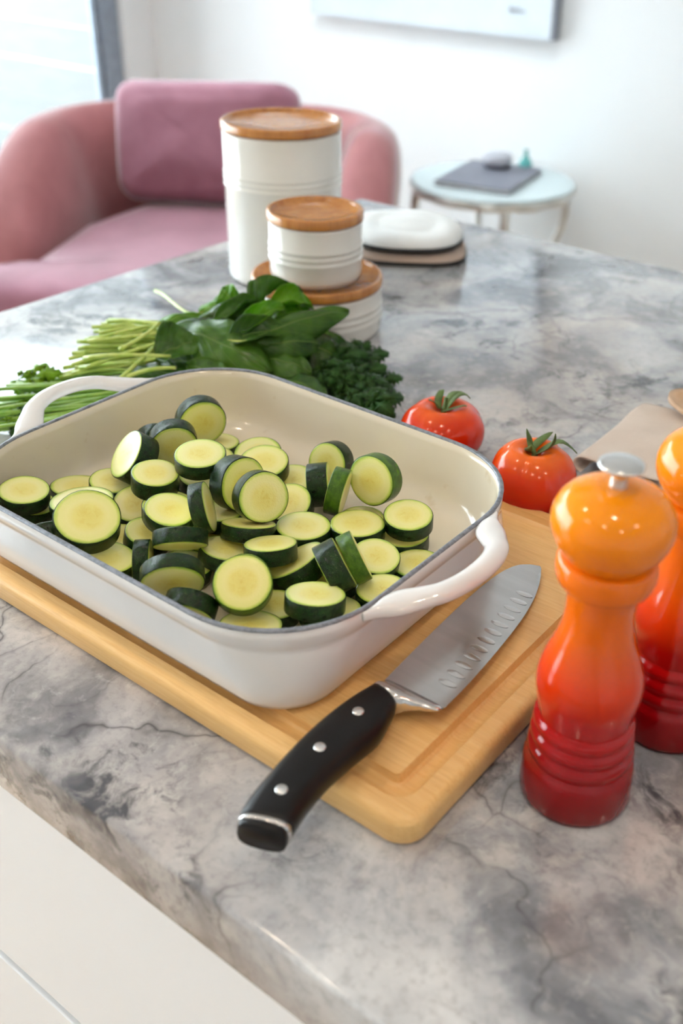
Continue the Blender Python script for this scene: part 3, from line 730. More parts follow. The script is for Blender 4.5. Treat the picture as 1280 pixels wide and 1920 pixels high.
B = [((-0.2985, 0.3885), (-0.2775, 0.3850), 0.0092), ((-0.2990, 0.3925), (-0.2740, 0.3895), 0.0080), ((-0.2990, 0.3960), (-0.2660, 0.3940), 0.0050), ((-0.2985, 0.3990), (-0.2560, 0.3985), 0.0027), ((-0.2982, 0.4020), (-0.2543, 0.4030), 0.0016)]
B = [(a, b, h) for (a, b, h) in B]
loft(bm, [hsec(a, b, h) for a, b, h in B]); link('bolster', bm, BOLSTER, kn)
proto = None
for x, y in ((-0.2815, 0.2880), (-0.2858, 0.3245), (-0.2870, 0.3605)):
    if proto is None:
        bm = bmesh.new(); lathe(bm, [(0.0036, -0.001), (0.0036, 0.0003), (0.0030, 0.0007), (0.0012, 0.0009)], 20); proto = link('rivet', bm, KNOB, kn); o = proto
    else: o = proto.copy(); COL.objects.link(o); o.parent = kn
    o.location = kp(x, y, 0.0096)

# ------------------------------------------------------------------ mills
def mill(name, x, y, label):
    t = empty(name, (x, y, 0.0002)); tag(t, label, 'pepper mill', 'volcanic orange mills')
    prof = [(0.029, 0.0), (0.0318, 0.0006), (0.0328, 0.004), (0.0326, 0.014), (0.0322, 0.024), (0.0314, 0.0285), (0.0296, 0.0306), (0.0296, 0.0312)]
    def ridge(z0, z1, r0, r1):
        out = []
        for k in range(1, 8):
            s = k / 7; z = z0 + (z1 - z0) * s; r = r0 + (r1 - r0) * s
            out.append((r + 0.0024 * math.sin(PI * s) ** 0.8 - 0.0010, z))
        return out
    prof += ridge(0.0312, 0.0412, 0.0298, 0.0290) + ridge(0.0412, 0.0510, 0.0290, 0.0281) + ridge(0.0510, 0.0605, 0.0281, 0.0272)
    prof += [(0.0266, 0.0615)] + smooth_prof([(0.0268, 0.0630), (0.0285, 0.0720), (0.0297, 0.0810), (0.0290, 0.0900), (0.0262, 0.1000), (0.0222, 0.1110), (0.0195, 0.1220), (0.0186, 0.1330), (0.0192, 0.1430), (0.0205, 0.1480)], 4)
    prof += smooth_prof([(0.0225, 0.1492), (0.0250, 0.1515), (0.0266, 0.1560), (0.0268, 0.1610), (0.0260, 0.1648), (0.0243, 0.1664), (0.0215, 0.1672)], 3)
    bm = bmesh.new(); lathe(bm, prof, 72); link('body', bm, VOLC, t)
    bm = bmesh.new()
    hp = smooth_prof([(0.0215, 0.1674), (0.0236, 0.1682), (0.0254, 0.1706), (0.0288, 0.1758), (0.0312, 0.1820), (0.0320, 0.1885), (0.0306, 0.1950), (0.0268, 0.2010), (0.0205, 0.2052), (0.0120, 0.2078), (0.0055, 0.2086)], 4)
    lathe(bm, hp, 72); link('head', bm, VOLC, t)
    bm = bmesh.new(); lathe(bm, smooth_prof([(0.0050, 0.2080), (0.0046, 0.2120), (0.0050, 0.2165), (0.0098, 0.2190), (0.0116, 0.2202), (0.0116, 0.2212), (0.0098, 0.2221), (0.0040, 0.2226)], 3), 40)
    link('knob', bm, KNOB, t)['label'] = 'brushed steel turning knob'
mill('pepper_mill', -0.1745, 0.4263, 'nearer orange to red grinding mill standing whole beside the cutting board')
mill('salt_mill', -0.1560, 0.5140, 'farther orange to red grinding mill cut off by the edge of the frame')

# ------------------------------------------------------------------ tomatoes
def tomato(x, y, R, H, seed, rz, label, sepals, stemv, tilt=(0, 0)):
    t = empty('tomato', (x, y, 0.0), rz); tag(t, label, 'tomato', 'ripe tomatoes on the worktop')
    rnd = random.Random(seed); n = 72; rings = []
    ph = rnd.uniform(0, 6); 
    K = 30
    for i in range(K + 1):
        a = -PI / 2 + PI * i / K
        rr = math.cos(a); zz = math.sin(a)
        ring = []
        for k in range(n):
            th = 2 * PI * k / n
            top_ = max(0.0, zz); bot = max(0.0, -zz)
            lob = 1 - (0.10 * (0.25 + top_)) * (abs(math.sin(2.5 * th + ph)) ** 0.5 * -1 + 1) + 0.02 * math.sin(2 * th + seed)
            r = R * (rr ** 0.78 if rr > 0 else 0) * lob
            z = H / 2 + H / 2 * math.copysign(abs(zz) ** 0.92, zz)
            s = max(0.0, 1 - r / (R * 0.55))
            if zz > 0: z -= H * 0.20 * s ** 1.5
            else: z += H * 0.05 * s
            ring.append((r * math.cos(th) + 1e-6 * k, r * math.sin(th), z))
        rings.append(ring)
    bm = bmesh.new(); loft(bm, rings); 
    zmin = min(v.co.z for v in bm.verts)
    for v in bm.verts: v.co.z -= zmin - 0.0002
    bmesh.ops.remove_doubles(bm, verts=bm.verts, dist=3e-5)
    link('flesh', bm, TOMATO, t, sub=0)
    zt = H * 0.80
    cal = None
    for an, ln, lift, curl in sepals:
        bm = bmesh.new(); d = Vector((math.cos(an), math.sin(an), 0)); s = Vector((-d.y, d.x, 0)); rows = []
        for k in range(9):
            u = k / 8; w = 0.0036 * math.sin(PI * min(1, u * 0.9 + 0.12)) ** 0.8 + 0.0002
            rr_ = 0.002 + ln * u * (1 - curl * 0.30 * u); q_ = rr_ / R
            zs = zt + H * 0.19 * min(1.0, q_ / 0.55) ** 0.8 - 0.62 * H * max(0.0, q_ - 0.5) ** 1.7 + 0.0016 + lift * math.sin(PI * u) + curl * 0.010 * u ** 3
            ctr = d * rr_ + Vector((0, 0, zs)) + s * 0.004 * math.sin(3 * u + an)
            rows.append([ctr - s * w, ctr + Vector((0, 0, -0.0006)), ctr + s * w])
        V = [[bm.verts.new(p) for p in r] for r in rows]
        for a, b in zip(V[:-1], V[1:]):
            for q in range(2): bm.faces.new((a[q], a[q + 1], b[q + 1], b[q]))
        link('sepal', bm, CALYX, t, solid=0.0006)
    bm = bmesh.new(); c = Vector((0, 0, zt - 0.001)); e = c + Vector(stemv)
    tube(bm, bez(c, c + Vector((0, 0, 0.006)), e - Vector((stemv[0] * 0.2, stemv[1] * 0.2, 0.002)), e, 8), [0.0034, 0.0026, 0.0021, 0.0019, 0.0018, 0.0018, 0.0018, 0.0020, 0.0022], 8)
    link('stalk', bm, CALYX, t)
tomato(-0.3580, 0.6850, 0.0372, 0.064, 3, 0.4, 'tomato with thin curling sepals beside the corner of the cutting board', [(2.7, 0.015, 0.001, 1.2), (1.2, 0.022, 0.0, 0.2), (-0.5, 0.026, 0.001, 1.5), (4.2, 0.012, 0.0, 0.8), (0.2, 0.034, 0.0, 0.1)], (-0.004, 0.003, 0.009))
tomato(-0.4720, 0.7150, 0.0395, 0.056, 8, 1.3, 'tomato with bent green stalk partly hidden behind the dish rim', [(3.0, 0.016, 0.004, 0.6), (1.0, 0.026, 0.0, 0.0), (0.0, 0.022, 0.004, 0.3), (5.0, 0.020, 0.0, 0.0), (-0.5, 0.024, 0.006, 0.1)], (0.008, 0.006, 0.011))

# ------------------------------------------------------------------ canisters
def canister(x, y, z, r, h, label, ribs, taper=0.985, foot=0.004):
    t = empty('storage_canister', (x, y, z)); tag(t, label, 'canister', 'white canisters with wooden lids')
    rb = r * taper
    zl = h - 0.0135
    prof = [(rb * 0.90, 0.0), (rb * 0.955, 0.0008), (rb * 0.985, foot), (rb, foot * 2.2)]
    zr = [(a * h) for a in ribs]
    for a in zr:
        w = 0.0035
        for s in (-1, -0.5, 0, 0.5, 1):
            prof.append((rb + 0.0012 * (1 - s * s), a + s * w))
    prof += [(rb, zl - 0.002), (rb, zl), (rb - 0.003, zl + 0.001), (rb - 0.004, zl - 0.002), (rb - 0.006, 0.01), (0.001, 0.008)]
    bm = bmesh.new(); lathe(bm, prof, 72); link('jar', bm, JAR, t)
    bm = bmesh.new(); lathe(bm, [(r * 0.93, zl - 0.004), (r * 0.945, zl - 0.002), (r * 0.945, zl + 0.0015), (r * 0.93, zl + 0.002)], 72); link('seal', bm, SEAL, t)
    L = empty('lid_dummy') if False else None
    bm = bmesh.new()
    lathe(bm, [(r * 0.97, zl + 0.0018), (r * 0.995, zl + 0.0026), (r, zl + 0.004), (r, h - 0.0016), (r - 0.0010, h - 0.0003), (r - 0.0030, h), (r - 0.0050, h - 0.0003), (r - 0.0058, h - 0.0012), (r - 0.0068, h - 0.0046), (r * 0.4, h - 0.0050), (0.001, h - 0.0050)], 72)
    link('lid', bm, LIDW, t)
canister(-0.7704, 0.8838, 0.0003, 0.0774, 0.0678, 'wide short white canister with wooden lid at the base of the stack', (0.30, 0.42, 0.54))
canister(-0.7660, 0.8770, 0.0003 + 0.0678, 0.0553, 0.0791, 'small white canister with wooden lid stacked on the wide one', (0.33, 0.42, 0.51), 0.97, 0.006)
canister(-0.9325, 1.0047, 0.0003, 0.0774, 0.2050, 'tall white canister with wooden lid behind the stack', (0.62, 0.655, 0.69))

# ------------------------------------------------------------------ spinach bunch
def add_uv(me, uvs):
    l = me.uv_layers.new(name='UVMap')
    for lp in me.loops: l.data[lp.index].uv = uvs[lp.vertex_index]
def leaf_blade(name, B, T, w, n, fold, bend, mat, parent, seed, tipc=0.0, ruf=0.16):
    B = Vector(B); T = Vector(T); a = T - B; L = a.length; a.normalize(); n = Vector(n); n = (n - a * n.dot(a)).normalized(); s = n.cross(a)
    rnd = random.Random(seed); ph = rnd.uniform(0, 6); NU, NV = 24, 13
    bm = bmesh.new(); uvs = []; V = []
    for i in range(NU + 1):
        u = i / NU
        wp = w / 2 * (math.sin(PI * u ** 0.82) ** 0.72 if 0 < u < 1 else 0.0) + 0.0008
        row = []
        for j in range(NV):
            v = (j / (NV - 1)) * 2 - 1
            arch = bend * L * (math.sin(PI * u) * 0.8) - tipc * L * max(0, u - 0.6) ** 2 * 3
            r_ = ruf * w * 0.45 * abs(v) ** 1.5 * math.sin(8 * u + 2.5 * v + ph) + ruf * w * 0.14 * math.sin(17 * u + ph * 2 + 5 * v) + ruf * w * 0.25 * noise.noise(Vector((u * 5, v * 2.5, ph * 3)))
            fa = fold * (0.4 + 0.6 * math.sin(PI * min(1, u + 0.1)))
            ca, sa = math.cos(fa * abs(v) ** 0.9), math.sin(fa * abs(v) ** 0.9)
            p = B + a * (L * u) + s * (v * wp * ca) + n * (abs(v) * wp * sa + arch + r_)
            if p.z < 0.0012: p.z = 0.0012 + 0.0004 * rnd.random()
            row.append(bm.verts.new(p)); uvs.append((u, (v + 1) / 2))
        V.append(row)
    for A, C_ in zip(V[:-1], V[1:]):
        for j in range(NV - 1): bm.faces.new((A[j], A[j + 1], C_[j + 1], C_[j]))
    me = bpy.data.meshes.new(name); bm.to_mesh(me); bm.free(); add_uv(me, uvs); me.materials.append(mat)
    for p in me.polygons: p.use_smooth = True
    o = bpy.data.objects.new(name, me); COL.objects.link(o); o.parent = parent
    o.matrix_parent_inverse = parent.matrix_basis.inverted()
    md = o.modifiers.new('solid', 'SOLIDIFY'); md.thickness = 0.0004; md.offset = 0
    return o
def stem_tube(name, path, r0, r1, mat, parent, n=8):
    bm = bmesh.new(); k = len(path); path = [Vector((p[0], p[1], max(p[2], r0 + 0.0004))) for p in path]
    tube(bm, path, [r0 + (r1 - r0) * i / (k - 1) for i in range(k)], n)
    o = link(name, bm, mat, parent)
    par = parent
    o.matrix_parent_inverse = par.matrix_basis.inverted() if par.parent is None else Matrix.Identity(4)
    return o
sp_root = empty('spinach_bunch', (-0.76, 0.72, 0.0)); tag(sp_root, 'bunch of fresh spinach with pale green stems heaped behind the dish', 'spinach')
LEAVES = [
    ((-0.7810, 0.6669, 0.0640), (-0.6519, 0.6756, 0.0500), 0.062, (0.4905, -0.5306, 0.6913), -0.35, 0.12, 0.10, (-0.8523, 0.6141, 0.0450)),
    ((-0.6843, 0.6775, 0.0700), (-0.6522, 0.7991, 0.0740), 0.044, (0.3565, -0.4869, 0.7974), -0.55, 0.10, 0.00, (-0.8816, 0.6624, 0.0450)),
    ((-0.7243, 0.7310, 0.0640), (-0.7225, 0.7952, 0.0900), 0.046, (-0.5335, -0.6194, 0.5759), 1.00, 0.20, 0.25, None),
    ((-0.7245, 0.7664, 0.0800), (-0.6884, 0.7763, 0.0620), 0.050, (0.8345, -0.0102, 0.5509), -0.60, 0.25, 0.40, None),
    ((-0.7728, 0.6963, 0.0620), (-0.7498, 0.7633, 0.0760), 0.040, (0.0604, -0.5212, 0.8513), -0.80, 0.14, 0.00, (-0.8545, 0.6247, 0.0350)),
    ((-0.7403, 0.6884, 0.0680), (-0.7255, 0.7527, 0.0800), 0.030, (0.0371, -0.3199, 0.9467), 0.90, 0.12, 0.00, (-0.8727, 0.6594, 0.0500)),
    ((-0.6977, 0.6825, 0.0740), (-0.6933, 0.7426, 0.0860), 0.030, (0.4094, -0.1807, 0.8943), 0.90, 0.12, 0.00, None),
    ((-0.8206, 0.6596, 0.0500), (-0.7889, 0.7177, 0.0600), 0.036, (0.2280, -0.3114, 0.9225), -0.70, 0.12, 0.00, (-0.8680, 0.6223, 0.0400)),
    ((-0.7673, 0.7452, 0.0720), (-0.7844, 0.7439, 0.0840), 0.030, (-0.0964, -0.7764, 0.6229), 0.50, 0.10, 0.00, None),
    ((-0.7600, 0.6248, 0.0480), (-0.7363, 0.6661, 0.0620), 0.050, (0.1896, -0.6872, 0.7013), 0.60, 0.12, 0.00, (-0.8324, 0.5859, 0.0300)),
    ((-0.7744, 0.6367, 0.0400), (-0.6945, 0.6549, 0.0460), 0.040, (0.3188, -0.4354, 0.8419), -0.50, 0.05, 0.00, (-0.8373, 0.5790, 0.0250)),
    ((-0.6723, 0.6867, 0.0520), (-0.6233, 0.7047, 0.0460), 0.036, (0.2991, -0.4085, 0.8623), -0.50, 0.12, 0.10, None),
    ((-0.6443, 0.6777, 0.0400), (-0.5896, 0.6876, 0.0340), 0.050, (0.4813, -0.2507, 0.8399), -0.50, 0.15, 0.20, None),
    ((-0.6858, 0.7394, 0.0500), (-0.6349, 0.7615, 0.0400), 0.060, (0.6562, -0.1662, 0.7361), -0.50, 0.12, 0.30, None),
    ((-0.7004, 0.7356, 0.0640), (-0.6784, 0.7754, 0.0720), 0.026, (0.1957, -0.2673, 0.9435), -0.80, 0.12, 0.00, None),
    ((-0.7938, 0.7177, 0.0600), (-0.7782, 0.7560, 0.0700), 0.034, (0.0705, -0.6077, 0.7911), -0.50, 0.12, 0.00, (-0.9054, 0.7532, 0.0500)),
    ((-0.7248, 0.6337, 0.0480), (-0.6739, 0.6416, 0.0440), 0.034, (0.3565, -0.4869, 0.7974), -0.30, 0.10, 0.00, None),
    ((-0.7877, 0.6107, 0.0320), (-0.7334, 0.6302, 0.0340), 0.030, (0.2790, -0.3810, 0.8815), -0.60, 0.12, 0.00, (-0.8477, 0.5710, 0.0200)),
    ((-0.7041, 0.6734, 0.0660), (-0.6668, 0.7162, 0.0740), 0.040, (0.4362, -0.3379, 0.8340), 0.80, 0.14, 0.10, None),
    ((-0.6792, 0.6854, 0.0620), (-0.6415, 0.7391, 0.0620), 0.044, (0.4427, -0.4670, 0.7655), -0.80, 0.12, 0.20, None),
    ((-0.7182, 0.7472, 0.0780), (-0.6923, 0.7897, 0.0740), 0.036, (0.4233, -0.1463, 0.8941), 0.90, 0.18, 0.30, None),
    ((-0.8314, 0.7151, 0.0176), (-0.7819, 0.7435, 0.0224), 0.048, (0.4223, -0.4890, 0.7632), -0.40, 0.08, 0.02, None),
    ((-0.7483, 0.6622, 0.0410), (-0.7184, 0.7330, 0.0374), 0.045, (0.5640, -0.1289, 0.8157), -0.74, 0.17, 0.13, None),
    ((-0.8139, 0.7443, 0.0152), (-0.7130, 0.7551, 0.0149), 0.039, (0.6270, -0.1883, 0.7560), 0.63, 0.15, 0.08, None),
    ((-0.8113, 0.7663, 0.0230), (-0.8709, 0.8390, 0.0156), 0.045, (0.2163, -0.3723, 0.9026), -0.28, 0.25, 0.04, None),
    ((-0.7961, 0.7137, 0.0219), (-0.7254, 0.7298, 0.0184), 0.044, (-0.0584, -0.7989, 0.5986), -0.49, 0.20, 0.12, None),
    ((-0.8219, 0.7149, 0.0285), (-0.7471, 0.7162, 0.0331), 0.051, (-0.1141, -0.6053, 0.7878), -0.38, 0.24, 0.16, None),
    ((-0.7496, 0.6935, 0.0414), (-0.7271, 0.7543, 0.0397), 0.036, (0.0564, -0.4112, 0.9098), -0.88, 0.06, 0.03, None),
    ((-0.8100, 0.7812, 0.0155), (-0.7061, 0.7946, 0.0104), 0.035, (0.5593, -0.0956, 0.8234), -0.63, 0.06, 0.10, None),
    ((-0.8085, 0.7256, 0.0311), (-0.7413, 0.7642, 0.0369), 0.043, (-0.2996, -0.6651, 0.6840), -0.14, 0.10, 0.18, None),
    ((-0.8194, 0.7853, 0.0212), (-0.8767, 0.8556, 0.0164), 0.050, (0.8013, 0.1389, 0.5819), 0.12, 0.25, 0.08, None),
    ((-0.7219, 0.7338, 0.0388), (-0.6954, 0.8033, 0.0338), 0.050, (0.1656, -0.4966, 0.8521), 0.28, 0.21, 0.13, None),
    ((-0.7408, 0.7352, 0.0367), (-0.6468, 0.7181, 0.0421), 0.035, (0.4216, -0.3091, 0.8525), -0.82, 0.23, 0.03, None),
    ((-0.8242, 0.7879, 0.0180), (-0.6763, 0.8268, 0.0205), 0.051, (0.8169, 0.0921, 0.5694), -0.88, 0.23, 0.02, None),
    ((-0.7312, 0.7324, 0.0318), (-0.6882, 0.7993, 0.0332), 0.040, (0.2891, -0.4455, 0.8473), 0.05, 0.06, 0.01, None),
    ((-0.7455, 0.7033, 0.0339), (-0.7037, 0.7380, 0.0366), 0.043, (0.4805, 0.0821, 0.8731), -0.75, 0.16, 0.08, None),
    ((-0.7860, 0.7692, 0.0295), (-0.7236, 0.7843, 0.0231), 0.045, (0.2846, -0.5192, 0.8058), 0.64, 0.21, 0.01, None),
    ((-0.7558, 0.7510, 0.0421), (-0.6834, 0.7658, 0.0365), 0.050, (0.2957, -0.4256, 0.8552), -0.29, 0.16, 0.18, None),
    ((-0.7868, 0.7472, 0.0316), (-0.7112, 0.7637, 0.0304), 0.035, (0.0498, -0.3873, 0.9206), 0.48, 0.25, 0.13, None),
    ((-0.7542, 0.7297, 0.0449), (-0.6699, 0.7322, 0.0411), 0.050, (0.2672, -0.4797, 0.8357), -0.65, 0.20, 0.07, None),
    ((-0.8293, 0.7843, 0.0172), (-0.8114, 0.7817, 0.0218), 0.041, (0.4706, -0.3450, 0.8121), -0.73, 0.13, 0.19, None),
    ((-0.8197, 0.7134, 0.0228), (-0.8070, 0.7762, 0.0281), 0.049, (0.6148, -0.1023, 0.7820), -0.61, 0.17, 0.10, None),
    ((-0.7231, 0.6927, 0.0469), (-0.6618, 0.7034, 0.0483), 0.047, (0.0884, -0.4954, 0.8642), 0.77, 0.13, 0.12, None),
    ((-0.7874, 0.7751, 0.0203), (-0.6992, 0.7999, 0.0262), 0.050, (0.6247, -0.0915, 0.7755), -0.39, 0.13, 0.00, None),
    ((-0.7770, 0.6722, 0.0341), (-0.6863, 0.6656, 0.0349), 0.037, (0.5589, 0.1564, 0.8144), 0.76, 0.17, 0.06, None),
    ((-0.7962, 0.6687, 0.0454), (-0.7179, 0.6954, 0.0395), 0.038, (-0.1205, -0.4913, 0.8626), 0.52, 0.19, 0.11, None),
    ((-0.7796, 0.7742, 0.0177), (-0.8221, 0.7867, 0.0141), 0.036, (-0.0747, -0.3585, 0.9305), 0.70, 0.19, 0.15, None),
    ((-0.7266, 0.7088, 0.0379), (-0.6512, 0.7227, 0.0400), 0.044, (0.7193, -0.1186, 0.6845), -0.03, 0.06, 0.03, None),
    ((-0.7592, 0.7550, 0.0366), (-0.6967, 0.8021, 0.0340), 0.042, (-0.3371, -0.5156, 0.7877), 0.83, 0.08, 0.03, None),
    ((-0.7690, 0.7738, 0.0319), (-0.6980, 0.8010, 0.0265), 0.049, (0.6206, -0.1754, 0.7643), 0.79, 0.13, 0.17, None),
    ((-0.7787, 0.7741, 0.0343), (-0.6903, 0.8084, 0.0353), 0.050, (0.5688, -0.4007, 0.7182), -0.44, 0.22, 0.13, None),
    ((-0.7862, 0.7097, 0.0242), (-0.6819, 0.7091, 0.0287), 0.050, (0.3900, -0.3226, 0.8624), 0.05, 0.25, 0.07, None),
    ((-0.7965, 0.6796, 0.0316), (-0.7682, 0.7466, 0.0265), 0.035, (0.4372, -0.2589, 0.8613), -0.69, 0.25, 0.17, None),
    ((-0.7588, 0.6880, 0.0344), (-0.7372, 0.7637, 0.0367), 0.035, (0.1601, -0.6283, 0.7613), 0.70, 0.20, 0.16, None),
    ((-0.8166, 0.7199, 0.0132), (-0.7147, 0.7083, 0.0158), 0.050, (0.5171, -0.0662, 0.8534), 0.37, 0.14, 0.03, None),
]
for i, (B, T, w, n, fold, bend, tipc, S) in enumerate(LEAVES):
    lf = leaf_blade('leaf', B, T, w, n, fold, bend, LEAF_LIGHT if i in (3, 7, 8, 15, 6) or (i > 17 and i % 5 == 0) else LEAF, sp_root, 100 + i, tipc)
    if S:
        B_ = Vector(B); S_ = Vector(S); a = (Vector(T) - B_).normalized()
        st = stem_tube('stem', bez(S_, S_ + (B_ - S_) * 0.4 + Vector((0, 0, 0.004)), B_ - a * 0.02, B_ + a * 0.004, 10), 0.0022, 0.0012, STEM, lf)
STEMS = [
    ((-0.8754, 0.6397, 0.0418), (-0.7696, 0.7106, 0.0405), 0.0022),
    ((-0.8648, 0.6405, 0.0480), (-0.7678, 0.7027, 0.0472), 0.0021),
    ((-0.8646, 0.6245, 0.0354), (-0.8054, 0.7144, 0.0340), 0.0020),
    ((-0.8491, 0.6068, 0.0362), (-0.7937, 0.6741, 0.0331), 0.0023),
    ((-0.8699, 0.6094, 0.0272), (-0.8154, 0.6776, 0.0326), 0.0022),
    ((-0.8392, 0.5898, 0.0207), (-0.7975, 0.6908, 0.0201), 0.0021),
    ((-0.8497, 0.5884, 0.0278), (-0.8017, 0.6638, 0.0323), 0.0019),
    ((-0.8527, 0.5749, 0.0208), (-0.8020, 0.6545, 0.0234), 0.0023),
    ((-0.8506, 0.6456, 0.0355), (-0.7647, 0.7333, 0.0387), 0.0019),
    ((-0.8653, 0.6304, 0.0527), (-0.8055, 0.6986, 0.0491), 0.0020),
    ((-0.8663, 0.6523, 0.0525), (-0.7564, 0.7252, 0.0522), 0.0023),
    ((-0.8729, 0.6258, 0.0376), (-0.7835, 0.6708, 0.0431), 0.0022),
    ((-0.8559, 0.6045, 0.0399), (-0.7850, 0.6541, 0.0430), 0.0022),
    ((-0.8590, 0.5920, 0.0306), (-0.8234, 0.6745, 0.0279), 0.0021),
    ((-0.8505, 0.6041, 0.0253), (-0.7859, 0.6888, 0.0287), 0.0022),
    ((-0.8563, 0.5736, 0.0160), (-0.8357, 0.6638, 0.0142), 0.0020),
    ((-0.8530, 0.5940, 0.0214), (-0.8049, 0.6716, 0.0208), 0.0020),
    ((-0.8530, 0.5835, 0.0189), (-0.7940, 0.6956, 0.0184), 0.0023),
    ((-0.8556, 0.6173, 0.0262), (-0.8071, 0.6872, 0.0304), 0.0022),
    ((-0.8516, 0.6280, 0.0498), (-0.7850, 0.7089, 0.0489), 0.0022),
    ((-0.8504, 0.6322, 0.0367), (-0.7912, 0.6992, 0.0374), 0.0020),
    ((-0.8421, 0.5906, 0.0106), (-0.8120, 0.6813, 0.0144), 0.0022),
    ((-0.8652, 0.5883, 0.0198), (-0.8247, 0.6680, 0.0214), 0.0023),
    ((-0.8576, 0.6471, 0.0502), (-0.7580, 0.7282, 0.0480), 0.0021),
    ((-0.8133, 0.6200, 0.0178), (-0.7565, 0.7161, 0.0140), 0.0021),
    ((-0.8012, 0.6142, 0.0137), (-0.7800, 0.7151, 0.0115), 0.0020),
    ((-0.8352, 0.6064, 0.0162), (-0.7886, 0.6937, 0.0139), 0.0020),
    ((-0.8536, 0.6137, 0.0358), (-0.7616, 0.6736, 0.0411), 0.0020),
    ((-0.8703, 0.6053, 0.0297), (-0.8016, 0.6864, 0.0293), 0.0022),
    ((-0.8716, 0.6476, 0.0489), (-0.7848, 0.7114, 0.0537), 0.0021),
    ((-0.8374, 0.6335, 0.0477), (-0.7627, 0.6852, 0.0496), 0.0019),
    ((-0.8649, 0.6100, 0.0429), (-0.7785, 0.6950, 0.0483), 0.0022),
    ((-0.8378, 0.6058, 0.0217), (-0.7914, 0.7072, 0.0183), 0.0021),
    ((-0.8279, 0.6163, 0.0300), (-0.7785, 0.6946, 0.0288), 0.0022),
    ((-0.8312, 0.6353, 0.0129), (-0.7497, 0.7121, 0.0129), 0.0023),
    ((-0.8740, 0.6113, 0.0265), (-0.7821, 0.6775, 0.0265), 0.0023),
    ((-0.9173, 0.6466, 0.0079), (-0.8324, 0.7271, 0.0079), 0.0023),
    ((-0.8619, 0.6598, 0.0263), (-0.7648, 0.7247, 0.0263), 0.0023),
    ((-0.8699, 0.6604, 0.0280), (-0.7732, 0.7264, 0.0280), 0.0023),
    ((-0.9251, 0.7158, 0.0061), (-0.8433, 0.8015, 0.0061), 0.0023),
    ((-0.8997, 0.6620, 0.0082), (-0.8085, 0.7371, 0.0082), 0.0023),
    ((-0.8552, 0.6371, 0.0183), (-0.7698, 0.7114, 0.0183), 0.0023),
    ((-0.9116, 0.6845, 0.0165), (-0.8339, 0.7753, 0.0165), 0.0023),
    ((-0.8736, 0.6154, 0.0138), (-0.7942, 0.6944, 0.0138), 0.0023),
    ((-0.8926, 0.6406, 0.0088), (-0.8029, 0.7143, 0.0088), 0.0023),
    ((-0.8653, 0.6061, 0.0098), (-0.7753, 0.6741, 0.0098), 0.0023),
    ((-0.8885, 0.6556, 0.0133), (-0.8061, 0.7373, 0.0133), 0.0023),
    ((-0.8600, 0.6471, 0.0189), (-0.7820, 0.7300, 0.0189), 0.0023),
    ((-0.9014, 0.6720, 0.0176), (-0.8098, 0.7471, 0.0176), 0.0023),
    ((-0.8617, 0.6347, 0.0197), (-0.7858, 0.7182, 0.0197), 0.0023),
    ((-0.7675, 0.5753, 0.0340), (-0.7713, 0.6417, 0.0580), 0.0023),
    ((-0.8094, 0.5759, 0.0400), (-0.7563, 0.6501, 0.0640), 0.0023),
    ((-0.8423, 0.6068, 0.0500), (-0.7375, 0.6843, 0.0700), 0.0023),
    ((-0.7709, 0.5887, 0.0340), (-0.7271, 0.6217, 0.0480), 0.0023),
    ((-0.7973, 0.6112, 0.0520), (-0.7952, 0.6639, 0.0660), 0.0023),
    ((-0.8177, 0.5821, 0.0460), (-0.7383, 0.6258, 0.0560), 0.0023),
]
for i, (S, E_, r) in enumerate(STEMS):
    S_ = Vector(S); e = Vector(E_); rnd = random.Random(i)
    off = Vector((0, rnd.uniform(-0.012, 0.012), rnd.uniform(-0.004, 0.008)))
    bm = bmesh.new(); path = bez(S_, S_ + (e - S_) * 0.35 + off, S_ + (e - S_) * 0.7 + off * 0.6, e, 10)
    path = [Vector((p[0], p[1], max(p[2], r + 0.0004))) for p in path]
    tube(bm, path, [r * (1.12 - 0.4 * k / 10) for k in range(11)], 8)
    o = link('stem', bm, STEM, sp_root); o.matrix_parent_inverse = sp_root.matrix_basis.inverted()

# ------------------------------------------------------------------ parsley bunch
pr = empty('parsley_bunch', (-0.70, 0.68, 0.0)); tag(pr, 'bunch of flat leaf parsley lying under and beside the spinach', 'parsley')
def parsley_mesh(seed, mat):
    rnd = random.Random(seed); bm = bmesh.new(); uvs = []
    def vert(p, uv): uvs.append(uv); return bm.verts.new(p)
    for ang, sc_ in ((0, 1.0), (0.95, 0.78), (-0.95, 0.78), (1.9, 0.45), (-1.9, 0.45)):
        out = [(0.0, 0.0), (0.22, 0.07), (0.34, 0.10), (0.40, 0.30), (0.50, 0.16), (0.58, 0.42), (0.66, 0.22), (0.76, 0.36), (0.80, 0.14), (0.92, 0.17), (1.02, 0.0)]
        pts = out + [(x, -y) for x, y in reversed(out[1:-1])]
        zc = rnd.uniform(-0.15, 0.2)
        ctr = vert(((0.5 * math.cos(ang)) * sc_, (0.5 * math.sin(ang)) * sc_, 0.10 + zc * 0.4), (0.5, 0.5))
        vs = []
        for x, y in pts:
            y += rnd.uniform(-0.03, 0.03)
            X = (x * math.cos(ang) - y * math.sin(ang)) * sc_; Y = (x * math.sin(ang) + y * math.cos(ang)) * sc_
            vs.append(vert((X, Y, zc * x + 0.16 * abs(y) * sc_ - 0.22 * x * x + rnd.uniform(-0.05, 0.05)), (x, 0.5 + y)))
        for i in range(len(vs)): bm.faces.new((ctr, vs[i], vs[(i + 1) % len(vs)]))
    me = bpy.data.meshes.new('leaf'); bm.to_mesh(me); bm.free(); add_uv(me, uvs); me.materials.append(mat)
    for p in me.polygons: p.use_smooth = True
    return me
PM = [parsley_mesh(s, PLEAF) for s in range(4)]; PM2 = parsley_mesh(9, PLEAF2)
